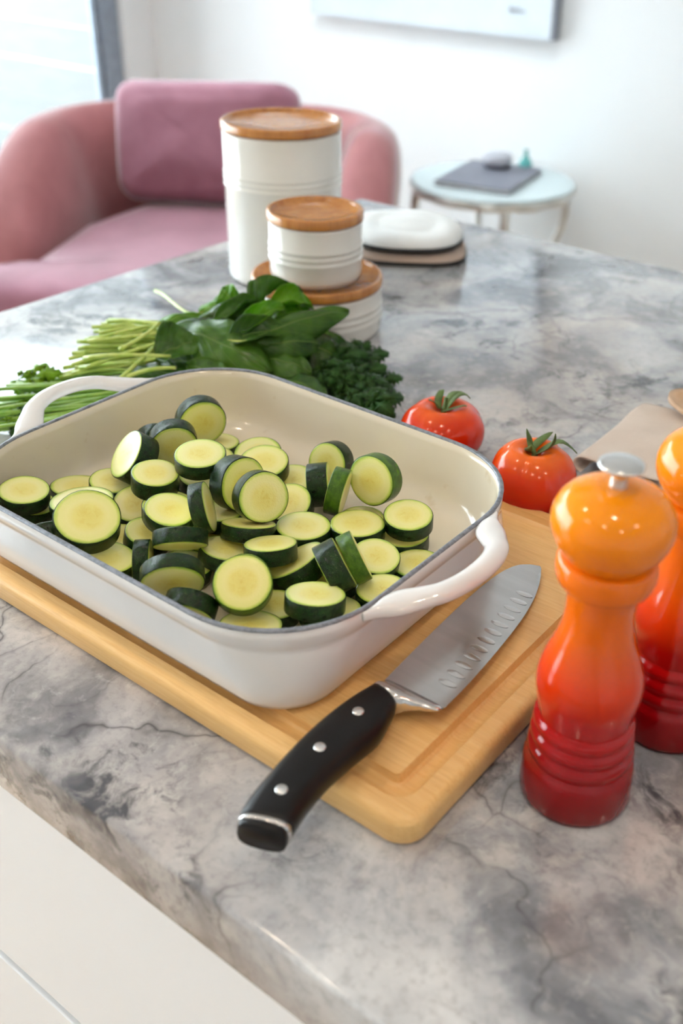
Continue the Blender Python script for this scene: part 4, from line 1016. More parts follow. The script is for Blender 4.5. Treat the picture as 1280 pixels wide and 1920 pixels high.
PARS = [
    ((-0.5442, 0.7024, 0.0386), (0.9859, -0.1672, -0.1264), (0.1445, -0.5632, 0.8136), 0.0274, 0),
    ((-0.6322, 0.7534, 0.0292), (0.5408, 0.8412, 0.3178), (0.4948, -0.5842, 0.6434), 0.0258, 0),
    ((-0.5778, 0.7359, 0.0357), (0.8570, 0.5153, 0.1002), (0.0798, -0.0026, 0.9968), 0.0220, 0),
    ((-0.6631, 0.7667, 0.0173), (0.6678, 0.7444, -0.3135), (-0.1934, 0.1002, 0.9760), 0.0231, 0),
    ((-0.5864, 0.7302, 0.0190), (0.8249, 0.5653, -0.3995), (0.4433, -0.3178, 0.8381), 0.0262, 0),
    ((-0.5717, 0.7304, 0.0206), (0.9989, -0.0473, -0.2103), (0.0412, -0.5594, 0.8279), 0.0230, 0),
    ((-0.5891, 0.7377, 0.0182), (0.4922, 0.8705, -0.0437), (0.1191, -0.2302, 0.9658), 0.0300, 0),
    ((-0.5618, 0.7306, 0.0219), (0.5124, 0.8587, 0.1183), (0.5201, -0.5051, 0.6888), 0.0306, 0),
    ((-0.6730, 0.7652, 0.0295), (0.8804, -0.4742, 0.0308), (0.2654, -0.5248, 0.8088), 0.0249, 0),
    ((-0.5960, 0.7448, 0.0084), (0.7110, 0.7032, 0.0226), (0.1887, -0.6398, 0.7450), 0.0304, 0),
    ((-0.6476, 0.7569, 0.0291), (0.6959, 0.7181, 0.3124), (0.5791, -0.3399, 0.7410), 0.0337, 0),
    ((-0.5958, 0.7216, 0.0368), (0.8411, 0.5409, -0.1711), (0.1496, -0.4308, 0.8900), 0.0309, 0),
    ((-0.6808, 0.7736, 0.0178), (0.6208, 0.7840, 0.2942), (0.4573, -0.0689, 0.8866), 0.0225, 0),
    ((-0.6880, 0.7912, 0.0221), (0.8756, 0.4830, -0.1977), (0.0965, -0.4904, 0.8661), 0.0307, 0),
    ((-0.6984, 0.7763, 0.0150), (0.9870, 0.1610, -0.0859), (0.3115, -0.2503, 0.9167), 0.0222, 0),
    ((-0.6793, 0.8007, 0.0160), (0.5431, 0.8397, -0.0961), (0.5362, -0.4967, 0.6825), 0.0232, 0),
    ((-0.6889, 0.7985, 0.0102), (0.8744, 0.4852, 0.3849), (0.4408, -0.2584, 0.8596), 0.0322, 0),
    ((-0.6347, 0.7612, 0.0114), (0.8646, -0.5024, 0.0102), (0.4022, -0.2948, 0.8668), 0.0237, 0),
    ((-0.6279, 0.7561, 0.0166), (0.9997, -0.0238, 0.1073), (0.2186, -0.2220, 0.9502), 0.0221, 0),
    ((-0.6298, 0.7262, 0.0388), (0.9992, -0.0411, 0.0894), (0.3073, -0.4969, 0.8116), 0.0303, 0),
    ((-0.6567, 0.7842, 0.0106), (0.7692, -0.6390, 0.0767), (0.5647, -0.1881, 0.8036), 0.0275, 0),
    ((-0.5818, 0.7326, 0.0372), (0.9998, -0.0223, 0.1388), (0.2821, -0.0488, 0.9581), 0.0221, 0),
    ((-0.5672, 0.6961, 0.0389), (0.7095, 0.7047, -0.0996), (-0.0169, -0.1261, 0.9919), 0.0240, 0),
    ((-0.6507, 0.7771, 0.0197), (0.6177, 0.7864, 0.0043), (0.4775, -0.2005, 0.8554), 0.0282, 0),
    ((-0.6185, 0.7760, 0.0116), (0.7339, 0.6793, 0.4120), (0.2958, -0.4070, 0.8642), 0.0299, 0),
    ((-0.6789, 0.7669, 0.0273), (0.8517, -0.5241, 0.0574), (0.1597, -0.5827, 0.7968), 0.0293, 0),
    ((-0.6306, 0.7692, 0.0230), (0.9720, -0.2350, -0.1552), (0.3344, -0.5622, 0.7564), 0.0300, 0),
    ((-0.6843, 0.7807, 0.0344), (0.9829, 0.1842, -0.1688), (0.4700, -0.6436, 0.6041), 0.0224, 0),
    ((-0.6135, 0.7601, 0.0191), (0.9329, 0.3601, -0.0506), (0.2001, 0.0488, 0.9786), 0.0264, 0),
    ((-0.6062, 0.7604, 0.0196), (0.7814, -0.6241, 0.2899), (0.2917, -0.2771, 0.9155), 0.0315, 0),
    ((-0.6926, 0.7859, 0.0092), (0.9599, -0.2802, 0.2699), (0.0788, -0.5447, 0.8349), 0.0302, 0),
    ((-0.6006, 0.7828, 0.0124), (0.6457, 0.7636, 0.3107), (0.4793, -0.1745, 0.8601), 0.0269, 0),
    ((-0.5956, 0.7245, 0.0309), (0.8660, -0.5001, -0.3801), (0.1293, -0.5724, 0.8097), 0.0331, 0),
    ((-0.6446, 0.7851, 0.0112), (0.7767, -0.6299, 0.3744), (0.4696, -0.5384, 0.6997), 0.0289, 0),
    ((-0.5804, 0.7261, 0.0362), (0.5631, 0.8264, 0.0633), (0.1433, -0.4757, 0.8679), 0.0240, 0),
    ((-0.6140, 0.7318, 0.0355), (0.9691, -0.2468, 0.1991), (0.4983, -0.4439, 0.7447), 0.0304, 0),
    ((-0.6011, 0.7458, 0.0279), (0.5701, 0.8216, -0.0875), (0.2708, -0.2214, 0.9368), 0.0265, 0),
    ((-0.5716, 0.7305, 0.0289), (0.9239, 0.3827, -0.0388), (0.5005, -0.2629, 0.8248), 0.0281, 0),
    ((-0.5787, 0.7304, 0.0145), (0.9822, 0.1877, -0.2577), (0.3115, -0.5647, 0.7643), 0.0232, 0),
    ((-0.6617, 0.7896, 0.0243), (0.8559, -0.5171, -0.0881), (0.1825, -0.3466, 0.9201), 0.0276, 0),
    ((-0.6304, 0.7524, 0.0235), (0.8559, 0.5172, -0.0319), (0.1464, -0.5036, 0.8514), 0.0235, 0),
    ((-0.6001, 0.7413, 0.0263), (0.9201, -0.3917, 0.4961), (0.3886, -0.6611, 0.6418), 0.0332, 0),
    ((-0.6726, 0.7712, 0.0334), (0.8481, 0.5298, 0.4101), (0.4902, -0.2039, 0.8474), 0.0239, 0),
    ((-0.7045, 0.7939, 0.0220), (0.7595, 0.6505, -0.2163), (-0.0735, -0.1409, 0.9873), 0.0307, 0),
    ((-0.6813, 0.7657, 0.0397), (0.9335, 0.3585, 0.3887), (0.3359, -0.3997, 0.8529), 0.0229, 0),
    ((-0.6197, 0.7339, 0.0240), (0.9173, 0.3982, 0.4635), (0.0328, -0.5683, 0.8222), 0.0338, 0),
    ((-0.5975, 0.7411, 0.0195), (0.8657, 0.5005, -0.3458), (0.4802, -0.3111, 0.8201), 0.0305, 0),
    ((-0.6853, 0.7731, 0.0258), (0.9841, 0.1778, 0.1097), (0.4256, -0.3675, 0.8269), 0.0322, 0),
    ((-0.6507, 0.7659, 0.0308), (0.2940, 0.9558, -0.2054), (0.1944, -0.1322, 0.9720), 0.0253, 0),
    ((-0.6546, 0.7550, 0.0223), (0.7997, -0.6004, 0.2490), (0.4236, -0.5810, 0.6950), 0.0242, 0),
    ((-0.6989, 0.8002, 0.0154), (0.8583, -0.5132, 0.3149), (0.0871, -0.1812, 0.9796), 0.0287, 0),
    ((-0.6356, 0.7477, 0.0339), (0.3446, 0.9387, -0.3222), (0.2070, -0.4396, 0.8740), 0.0324, 0),
    ((-0.6616, 0.7922, 0.0222), (0.6748, 0.7380, 0.0345), (0.2505, -0.6042, 0.7564), 0.0295, 0),
    ((-0.6744, 0.7750, 0.0142), (0.9986, 0.0527, 0.4843), (0.3842, -0.4453, 0.8087), 0.0279, 0),
    ((-0.6890, 0.7670, 0.0250), (0.8919, 0.4523, -0.0869), (0.2428, -0.3646, 0.8989), 0.0283, 0),
    ((-0.6145, 0.7235, 0.0396), (0.9993, 0.0376, -0.2524), (0.3078, -0.1699, 0.9362), 0.0228, 0),
    ((-0.5600, 0.7089, 0.0322), (0.7785, 0.6277, 0.1168), (0.3754, -0.3813, 0.8448), 0.0245, 0),
    ((-0.5849, 0.7401, 0.0341), (0.8048, -0.5936, 0.3890), (0.0737, -0.3914, 0.9173), 0.0239, 0),
    ((-0.6988, 0.8003, 0.0162), (0.8748, 0.4845, 0.1397), (0.0727, -0.5583, 0.8265), 0.0310, 0),
    ((-0.6342, 0.7566, 0.0387), (0.8313, 0.5558, 0.4474), (0.1631, -0.4003, 0.9018), 0.0308, 0),
    ((-0.5696, 0.7195, 0.0293), (0.8150, -0.5794, 0.3470), (0.1675, -0.5767, 0.7996), 0.0313, 0),
    ((-0.6797, 0.7819, 0.0147), (0.7436, -0.6686, -0.0862), (0.2053, -0.6513, 0.7305), 0.0248, 0),
    ((-0.6529, 0.8024, 0.0137), (0.6393, -0.7690, -0.2947), (0.3493, -0.4925, 0.7971), 0.0286, 0),
    ((-0.6831, 0.8134, 0.0120), (0.9964, -0.0842, 0.4370), (0.3439, -0.4424, 0.8282), 0.0285, 0),
    ((-0.6452, 0.7912, 0.0144), (0.2708, 0.9626, 0.2192), (0.2767, -0.6886, 0.6703), 0.0234, 0),
    ((-0.6506, 0.8121, 0.0221), (0.8675, -0.4974, -0.3495), (0.3516, -0.4598, 0.8154), 0.0259, 0),
    ((-0.6539, 0.8018, 0.0132), (0.7234, 0.6904, 0.1983), (0.3406, -0.1852, 0.9218), 0.0254, 0),
    ((-0.6759, 0.8275, 0.0126), (0.8276, 0.5613, 0.0008), (0.1586, -0.5346, 0.8301), 0.0273, 0),
    ((-0.6385, 0.7938, 0.0155), (0.9962, -0.0874, 0.3795), (0.1108, -0.5761, 0.8098), 0.0228, 0),
    ((-0.6428, 0.8084, 0.0186), (0.7557, 0.6549, 0.4079), (0.5201, -0.2944, 0.8018), 0.0298, 0),
    ((-0.6364, 0.7757, 0.0288), (0.4705, 0.8824, 0.2081), (0.2003, -0.3948, 0.8967), 0.0296, 0),
    ((-0.6354, 0.7846, 0.0233), (0.9963, 0.0856, -0.0851), (0.4173, -0.5077, 0.7537), 0.0228, 0),
    ((-0.6362, 0.8000, 0.0241), (0.9993, 0.0382, 0.2898), (0.3099, -0.0706, 0.9482), 0.0249, 0),
    ((-0.6361, 0.7770, 0.0299), (0.5301, 0.8480, 0.0732), (0.3769, -0.4904, 0.7858), 0.0283, 0),
    ((-0.6471, 0.7756, 0.0228), (0.9880, 0.1543, -0.1312), (0.4831, -0.2900, 0.8261), 0.0261, 0),
    ((-0.6867, 0.8059, 0.0164), (0.8150, -0.5794, 0.0693), (0.2413, -0.6214, 0.7454), 0.0299, 0),
    ((-0.8580, 0.5550, 0.0167), (0.9446, 0.3283, 0.0517), (0.1389, -0.5093, 0.8493), 0.0133, 0),
    ((-0.8290, 0.5802, 0.0141), (0.9979, -0.0654, 0.2122), (0.3152, -0.4618, 0.8291), 0.0155, 0),
    ((-0.8543, 0.5845, 0.0103), (0.9757, 0.2192, 0.3630), (0.5871, -0.1718, 0.7911), 0.0169, 0),
    ((-0.8345, 0.5921, 0.0177), (0.7732, 0.6342, -0.1382), (0.0574, -0.1065, 0.9927), 0.0167, 0),
    ((-0.8287, 0.5874, 0.0152), (0.4005, 0.9163, 0.2678), (0.5141, -0.4988, 0.6978), 0.0177, 0),
    ((-0.8169, 0.5791, 0.0192), (0.9999, -0.0171, -0.2947), (0.5361, -0.4218, 0.7312), 0.0163, 0),
    ((-0.8379, 0.5992, 0.0123), (0.9881, 0.1538, 0.2838), (0.4824, -0.4019, 0.7783), 0.0155, 0),
    ((-0.8655, 0.5583, 0.0161), (0.8875, -0.4608, -0.2849), (0.5214, -0.4177, 0.7441), 0.0177, 0),
    ((-0.8242, 0.5916, 0.0154), (0.9337, -0.3581, -0.1528), (-0.0218, -0.3701, 0.9287), 0.0146, 0),
    ((-0.8343, 0.5987, 0.0144), (0.3592, 0.9333, -0.1154), (0.4166, -0.4066, 0.8131), 0.0172, 0),
    ((-0.8303, 0.5996, 0.0135), (0.7556, -0.6550, 0.0556), (0.2633, -0.2654, 0.9275), 0.0154, 0),
    ((-0.8371, 0.5780, 0.0117), (0.9621, -0.2727, -0.2424), (0.5553, -0.2506, 0.7930), 0.0131, 0),
    ((-0.7834, 0.4783, 0.0177), (0.8209, 0.5710, -0.3889), (0.1033, -0.3579, 0.9280), 0.0171, 0),
    ((-0.8102, 0.4994, 0.0198), (0.6769, 0.7360, -0.1155), (0.3180, -0.5904, 0.7418), 0.0129, 1),
    ((-0.8302, 0.5059, 0.0109), (0.9468, -0.3219, -0.2411), (0.3249, -0.3926, 0.8604), 0.0156, 0),
    ((-0.8311, 0.4945, 0.0161), (0.8788, -0.4772, 0.3358), (0.2258, -0.1219, 0.9665), 0.0144, 1),
    ((-0.8243, 0.4899, 0.0126), (0.6862, 0.7274, -0.3323), (0.3997, -0.3479, 0.8481), 0.0171, 0),
    ((-0.8320, 0.5037, 0.0147), (0.4027, 0.9153, 0.1512), (0.0127, -0.4282, 0.9036), 0.0154, 1),
    ((-0.8121, 0.4947, 0.0194), (0.7725, 0.6350, 0.4798), (0.1628, -0.2906, 0.9429), 0.0163, 0),
    ((-0.8434, 0.5139, 0.0107), (0.9957, -0.0928, 0.4854), (0.3614, -0.4149, 0.8350), 0.0168, 1),
    ((-0.7899, 0.4761, 0.0199), (0.9999, 0.0147, -0.0472), (-0.0352, -0.4717, 0.8810), 0.0140, 0),
    ((-0.8054, 0.4788, 0.0198), (0.2690, 0.9632, -0.1748), (0.0261, -0.6009, 0.7989), 0.0145, 1),
    ((-0.8681, 0.5516, 0.0220), (0.6941, 0.7199, 0.1892), (-0.0648, -0.6389, 0.7666), 0.0300, 1),
    ((-0.8792, 0.5435, 0.0180), (0.9525, 0.3044, -0.3993), (0.4022, -0.5837, 0.7054), 0.0240, 1),
    ((-0.8436, 0.5246, 0.0160), (0.6343, 0.7731, -0.3324), (0.0690, -0.2692, 0.9606), 0.0160, 1),
]
for i, (p, d, n, s, kind) in enumerate(PARS):
    o = bpy.data.objects.new('leaf', PM2 if kind else PM[i % 4]); COL.objects.link(o)
    x = Vector(d).normalized(); z = Vector(n); z = (z - x * z.dot(x)).normalized(); y = z.cross(x)
    R3 = Matrix((x, y, z)).transposed().to_quaternion()
    o.parent = pr; o.matrix_parent_inverse = pr.matrix_basis.inverted()
    low = min((R3 @ (v.co * s)).z for v in o.data.vertices) + p[2]
    lift = max(0.0, 0.0010 - low)
    o.matrix_basis = Matrix.LocRotScale(Vector(p) + Vector((0, 0, lift)), R3, Vector((s, s, s)))
    md = o.modifiers.new('solid', 'SOLIDIFY'); md.thickness = 0.02; md.offset = 0
PST = [
    ((-0.8538, 0.4943, 0.0219), (-0.6883, 0.7132, 0.0137), 0.0016),
    ((-0.8582, 0.5001, 0.0200), (-0.6476, 0.7215, 0.0131), 0.0017),
    ((-0.8025, 0.4622, 0.0163), (-0.7248, 0.7215, 0.0166), 0.0016),
    ((-0.8622, 0.4948, 0.0111), (-0.6939, 0.7086, 0.0141), 0.0016),
    ((-0.8173, 0.4773, 0.0117), (-0.6671, 0.6958, 0.0131), 0.0017),
    ((-0.8315, 0.5136, 0.0132), (-0.6892, 0.7149, 0.0246), 0.0017),
    ((-0.8520, 0.4923, 0.0034), (-0.7226, 0.6939, 0.0154), 0.0016),
    ((-0.8293, 0.5028, 0.0134), (-0.6570, 0.7035, 0.0105), 0.0021),
    ((-0.8541, 0.4889, 0.0112), (-0.6416, 0.6943, 0.0265), 0.0015),
    ((-0.8238, 0.4802, 0.0059), (-0.7025, 0.7070, 0.0205), 0.0021),
    ((-0.8198, 0.4619, 0.0163), (-0.6527, 0.6992, 0.0254), 0.0016),
    ((-0.8324, 0.4908, 0.0153), (-0.6447, 0.6973, 0.0122), 0.0023),
    ((-0.8263, 0.5086, 0.0083), (-0.6980, 0.7141, 0.0247), 0.0019),
    ((-0.8714, 0.5249, 0.0207), (-0.6418, 0.6954, 0.0154), 0.0022),
    ((-0.8310, 0.4927, 0.0068), (-0.6806, 0.7079, 0.0180), 0.0018),
    ((-0.8696, 0.5450, 0.0131), (-0.7111, 0.7154, 0.0138), 0.0015),
    ((-0.8353, 0.4669, 0.0241), (-0.6730, 0.7021, 0.0285), 0.0019),
    ((-0.8978, 0.5594, 0.0042), (-0.7023, 0.7136, 0.0218), 0.0023),
    ((-0.8248, 0.4632, 0.0156), (-0.7198, 0.7187, 0.0162), 0.0020),
    ((-0.8850, 0.5362, 0.0130), (-0.7257, 0.7171, 0.0295), 0.0021),
    ((-0.8120, 0.4481, 0.0177), (-0.6717, 0.7092, 0.0253), 0.0018),
    ((-0.8589, 0.5280, 0.0226), (-0.6930, 0.7159, 0.0096), 0.0023),
    ((-0.8137, 0.4445, 0.0178), (-0.6371, 0.7115, 0.0079), 0.0021),
    ((-0.8670, 0.5047, 0.0043), (-0.7078, 0.7231, 0.0173), 0.0019),
    ((-0.8231, 0.4776, 0.0205), (-0.6576, 0.6927, 0.0214), 0.0014),
    ((-0.8110, 0.5038, 0.0221), (-0.6997, 0.7274, 0.0102), 0.0020),
    ((-0.8469, 0.4696, 0.0090), (-0.6763, 0.7299, 0.0100), 0.0018),
    ((-0.8067, 0.4508, 0.0222), (-0.6557, 0.7222, 0.0142), 0.0019),
    ((-0.8692, 0.5123, 0.0216), (-0.7187, 0.7126, 0.0080), 0.0021),
    ((-0.8278, 0.4665, 0.0233), (-0.6649, 0.7165, 0.0079), 0.0021),
    ((-0.8469, 0.4901, 0.0048), (-0.6528, 0.7004, 0.0249), 0.0019),
    ((-0.8649, 0.5131, 0.0095), (-0.6791, 0.7256, 0.0195), 0.0017),
    ((-0.8200, 0.5071, 0.0072), (-0.6740, 0.7258, 0.0193), 0.0016),
    ((-0.8591, 0.5295, 0.0162), (-0.7222, 0.6960, 0.0134), 0.0019),
    ((-0.8665, 0.5034, 0.0086), (-0.6710, 0.7219, 0.0150), 0.0018),
    ((-0.8184, 0.4725, 0.0208), (-0.7298, 0.7020, 0.0198), 0.0015),
    ((-0.8770, 0.5394, 0.0159), (-0.6649, 0.7243, 0.0137), 0.0022),
    ((-0.8020, 0.4905, 0.0100), (-0.7236, 0.7216, 0.0106), 0.0015),
    ((-0.8080, 0.4836, 0.0184), (-0.7191, 0.7191, 0.0119), 0.0018),
    ((-0.8383, 0.4839, 0.0112), (-0.6467, 0.7169, 0.0260), 0.0014),
    ((-0.8375, 0.4719, 0.0104), (-0.6651, 0.7220, 0.0213), 0.0019),
    ((-0.8468, 0.5066, 0.0079), (-0.6929, 0.7084, 0.0086), 0.0018),
    ((-0.8511, 0.4722, 0.0108), (-0.6368, 0.7264, 0.0090), 0.0022),
    ((-0.8132, 0.4781, 0.0079), (-0.6832, 0.6976, 0.0192), 0.0015),
    ((-0.8579, 0.4912, 0.0186), (-0.6951, 0.7243, 0.0259), 0.0015),
    ((-0.8224, 0.4942, 0.0092), (-0.6474, 0.6943, 0.0137), 0.0020),
]
for i, (S, E_, r) in enumerate(PST):
    rnd = random.Random(i + 50); S_ = Vector(S); e = Vector(E_); off = Vector((rnd.uniform(-0.01, 0.01), rnd.uniform(-0.015, 0.015), rnd.uniform(0, 0.008)))
    bm = bmesh.new(); path = bez(S_, S_ + (e - S_) * 0.35 + off, S_ + (e - S_) * 0.7 + off * 0.5, e, 10)
    path = [Vector((p[0], p[1], max(p[2], r + 0.0004))) for p in path]
    tube(bm, path, r, 6)
    o = link('stem', bm, PSTEM, pr); o.matrix_parent_inverse = pr.matrix_basis.inverted()

# ------------------------------------------------------------------ pot holders, napkin, spoon
def pad(name, cx, cy, z, hx, hy, rz, th, top_mat, side_mat, label, seed, puff=0.004):
    t = empty(name, (cx, cy, z), rz); tag(t, label, 'oven mitt', 'oven mitts stacked on the worktop')
    n = 48; rings = []
    def rg(k, zz):
        out = []
        for i in range(n):
            a = 2 * PI * i / n; c, s = math.cos(a), math.sin(a)
            e = 0.72
            x = hx * k * math.copysign(abs(c) ** e, c); y = hy * k * math.copysign(abs(s) ** e, s) * (1.0 + 0.08 * math.sin(2 * a + seed))
            w = 0.0025 * noise.noise(Vector((x * 18, y * 18, seed))) 
            out.append((x, y, zz + w * (1 if zz > th * 0.5 else 0)))
        return out
    prof = [(0.97, 0.0005), (1.0, 0.002), (1.0, 0.0045)]
    bm = bmesh.new(); loft(bm, [rg(a, b) for a, b in ((0.5, 0.0006), (0.99, 0.0006), (1.0, 0.0015), (1.0, 0.0048), (0.985, 0.0056), (0.6, 0.0056))]); link('binding', bm, side_mat, t)['label'] = 'black bound edge'
    bm = bmesh.new()
    seam = [(0.985, 0.0060), (0.985, 0.0075), (0.96, th * 0.8), (0.88, th + puff * 0.5), (0.74, th + puff), (0.58, th + puff), (0.50, th + puff * 0.55), (0.42, th + puff), (0.25, th + puff * 1.1), (0.08, th + puff)]
    loft(bm, [rg(a, b) for a, b in seam]); link('quilted_pad', bm, top_mat, t)
pad('oven_mitt', -0.866, 1.195, 0.0002, 0.086, 0.080, 0.65, 0.012, TAN, BIND, 'tan oven mitt with black edge at the bottom of the pair', 2.0)
pad('oven_mitt', -0.878, 1.205, 0.0190, 0.084, 0.082, 0.70, 0.015, QUILT, BIND, 'white quilted oven mitt lying on the tan one behind the canisters', 4.0)

def cloth_sheet(bm, rows, th=0.0018):
    """rows of points (grid) thickened downwards"""
    V = [[bm.verts.new(p) for p in r] for r in rows]
    for a, b in zip(V[:-1], V[1:]):
        for i in range(len(a) - 1): bm.faces.new((a[i], a[i + 1], b[i + 1], b[i]))
nap = empty('linen_napkin', (-0.30, 0.83, 0.0)); tag(nap, 'folded beige linen napkin under the wooden spoon behind the mills', 'napkin')
# quad corners: front-left fold end, back-left, back-right, front-right
def napkin_layer(c00, c01, c11, c10, z, mat, name, roll=True, seed=0.0, amp=0.004):
    bm = bmesh.new(); NU, NV = 26, 26; rows = []
    c00, c01, c11, c10 = map(Vector, (c00, c01, c11, c10))
    for i in range(NU + 1):
        u = i / NU; row = []
        for j in range(NV + 1):
            v = j / NV
            p = c00 * (1 - u) * (1 - v) + c01 * (1 - u) * v + c11 * u * v + c10 * u * (1 - v)
            w = amp * (noise.noise(Vector((p.x * 22 + seed, p.y * 22, seed))) + 0.5) + 0.004 * math.sin(PI * v) * math.sin(PI * u)
            row.append((p.x + 0.30, p.y - 0.83, z + w))
        if roll:   # the left side turns under in a round fold
            p0 = Vector(row[0]); q0 = Vector(row[1]); d = (p0 - q0).normalized()
        rows.append(row)
    if roll:
        # roll over the u=0 edge (front-left to back-left)
        first = rows[0]; sec = rows[1]; ext = []
        for k in range(1, 11):
            a = PI * k / 10; rr = 0.0075
            r_ = []
            for p, q in zip(first, sec):
                d = (Vector(p) - Vector(q)); d.z = 0; d.normalize()
                pp = Vector(p) + d * (rr * math.sin(a)) + Vector((0, 0, -rr + rr * math.cos(a)))
                pp.z = max(pp.z, 0.0012); r_.append(pp)
            ext.insert(0, r_)
        rows = ext + rows
    cloth_sheet(bm, rows)
    return link(name, bm, mat, nap, solid=0.0018)
napkin_layer((-0.351, 0.764, 0), (-0.353, 0.905, 0), (-0.20, 0.925, 0), (-0.235, 0.775, 0), 0.0165, LINEN, 'cloth_layer', True, 1.0)
napkin_layer((-0.318, 0.768, 0), (-0.33, 0.87, 0), (-0.17, 0.90, 0), (-0.185, 0.745, 0), 0.0035, LINENW, 'cloth_layer', False, 5.0, 0.002)
# wooden spoon
spn = empty('wooden_spoon', (-0.318, 0.905, 0.036), 0.0); tag(spn, 'pale wooden spoon resting its bowl beside the napkin', 'spoon')
sd = Vector((0.86, -0.10, -0.06)).normalized(); ss = Vector((0.1, 0.86, 0)).normalized()
bm = bmesh.new(); rings = []
NB = 18
def bowl(k_in, zoff):
    out = []
    for i in range(NB + 1):
        a = PI * i / NB; x = -math.cos(a) * 0.040 * k_in; w = 0.027 * math.sin(a) ** 0.75 * k_in
        out.append((x, w))
    return out
V = []
nr = 8
for side in (0, 1):
    for r_i in range(nr + 1):
        r_ = r_i / nr; rad = (1 - r_) if side else r_
        if side == 0: r_ = r_; k = r_; z = -0.012 * (1 - k * k)
        else: k = 1 - r_; z = -0.012 * (1 - k * k) * 1.0 - 0.0035 - 0.001
        ring = []
        for i in range(32):
            th = 2 * PI * i / 32
            ring.append((0.040 * k * math.cos(th) + 1e-6, 0.027 * k * math.sin(th), z if side == 0 else z))
        V.append(ring)
bmq = bmesh.new(); loft(bmq, V)
Rm = Matrix((sd, ss, sd.cross(ss))).transposed().to_4x4()
bmesh.ops.transform(bmq, matrix=Matrix.Translation((0.025, 0.0, 0.0)) @ Rm, verts=bmq.verts)
bmesh.ops.remove_doubles(bmq, verts=bmq.verts, dist=1e-5)
link('bowl', bmq, SPOON, spn)
bm = bmesh.new(); base = Vector((0.025, 0, 0)); tube(bm, [base + sd * k + Vector((0, 0, -0.002)) for k in (0.037, 0.05, 0.10, 0.18, 0.24)], [(0.008, 0.003), (0.0055, 0.0036), (0.005, 0.004), (0.0055, 0.0042), (0.006, 0.004)], 12)
link('handle', bm, SPOON, spn)

# ------------------------------------------------------------------ armchair
W_ = Vector((0.8415, 0.5402, 0)); D_ = Vector((0.5402, -0.8415, 0)); O_ = Vector((-2.79, 2.22, FZ))
ch = empty('armchair', tuple(O_), math.atan2(0.5402, 0.8415)); tag(ch, 'dusty pink velvet armchair with rounded arms in the corner', 'armchair')
# local frame: x = width, y = -depth (front is negative y), z up from the floor
IW = 0.70
def shell():
    # centreline of the arms and back, left front -> round the back -> right front, in (x, d, top height, lean)
    path = []
    for k in range(13):
        d = 0.72 - 0.54 * k / 12
        path.append((-0.02, d, (-1, 0)))
    for k in range(1, 8):
        a = PI / 2 * k / 8; path.append((-0.02 + 0.18 - 0.18 * math.cos(a), 0.18 - 0.18 * math.sin(a), (-math.cos(a), -math.sin(a))))
    for k in range(9):
        path.append((0.16 + (IW - 0.28 ) * k / 8, 0.0, (0, -1)))
    for k in range(1, 8):
        a = PI / 2 * k / 8; path.append((IW - 0.12 + 0.14 * math.sin(a), 0.18 - 0.18 * math.cos(a), (math.sin(a), -math.cos(a))))
    for k in range(13):
        d = 0.18 + 0.54 * k / 12; path.append((IW + 0.02, d, (1, 0)))
    rings = []
    for x, d, (ox, od) in path:
        f = max(0.0, min(1.0, (d - 0.25) / 0.47))
        ztop = 0.735 - 0.27 * f ** 1.5
        ztop -= 0.04 * max(0, (d - 0.66) / 0.06)
        fl = 0.09; th = 0.17
        ring = []
        z0 = 0.14; H_ = ztop - z0
        for s_, o_ in ((0.0, 0.0), (0.45, 0.005), (0.75, 0.03), (0.90, 0.055), (0.965, 0.075), (1.0, 0.105)):
            ring.append((x + ox * o_ * (fl / 0.09), -(d + od * o_), z0 + H_ * s_))
        for s_, o_ in ((1.0, 0.150), (0.965, 0.195), (0.90, 0.222), (0.75, 0.228), (0.4, 0.205), (0.0, 0.18)):
            ring.append((x + ox * o_, -(d + od * o_), z0 + H_ * s_))
        rings.append(ring)
    return rings
bm = bmesh.new(); R_ = shell()
def shrink(ring, k, dd):
    c = [sum(p[i] for p in ring) / len(ring) for i in range(3)]
    return [(c[0] + (p[0] - c[0]) * k, p[1] + dd, c[2] + (p[2] - c[2]) * k) for p in ring]
R_ = [shrink(R_[0], 0.80, -0.035), shrink(R_[0], 0.94, -0.022)] + R_ + [shrink(R_[-1], 0.94, -0.022), shrink(R_[-1], 0.80, -0.035)]
loft(bm, R_)
link('arms_and_back', bm, PINK, ch, sub=1)
bm = bmesh.new(); 
def cushion_rings(x0, x1, d0, d1, z0, z1, r=0.05, puff=0.02, n=10):
    rings = []
    cx, cd = (x0 + x1) / 2, (d0 + d1) / 2; hx, hd = (x1 - x0) / 2, (d1 - d0) / 2
    prof = []
    for k in range(n + 1):
        a = -PI / 2 + PI * k / n; prof.append((math.cos(a), math.sin(a)))
    for c, s in prof:
        ins = r * (1 - c)
        rings.append(rrect(hx - ins, hd - ins, max(0.02, r * 1.2 - ins * 0.5), (z0 + z1) / 2 + (z1 - z0) / 2 * s, cx, -cd, 5))
    top_z = z1
    for k_, p_ in ((0.85, 0.6), (0.6, 0.9), (0.3, 1.0)):
        rings.append(rrect((hx - r) * k_, (hd - r) * k_, 0.02, top_z + puff * p_, cx, -cd, 5))
    return rings
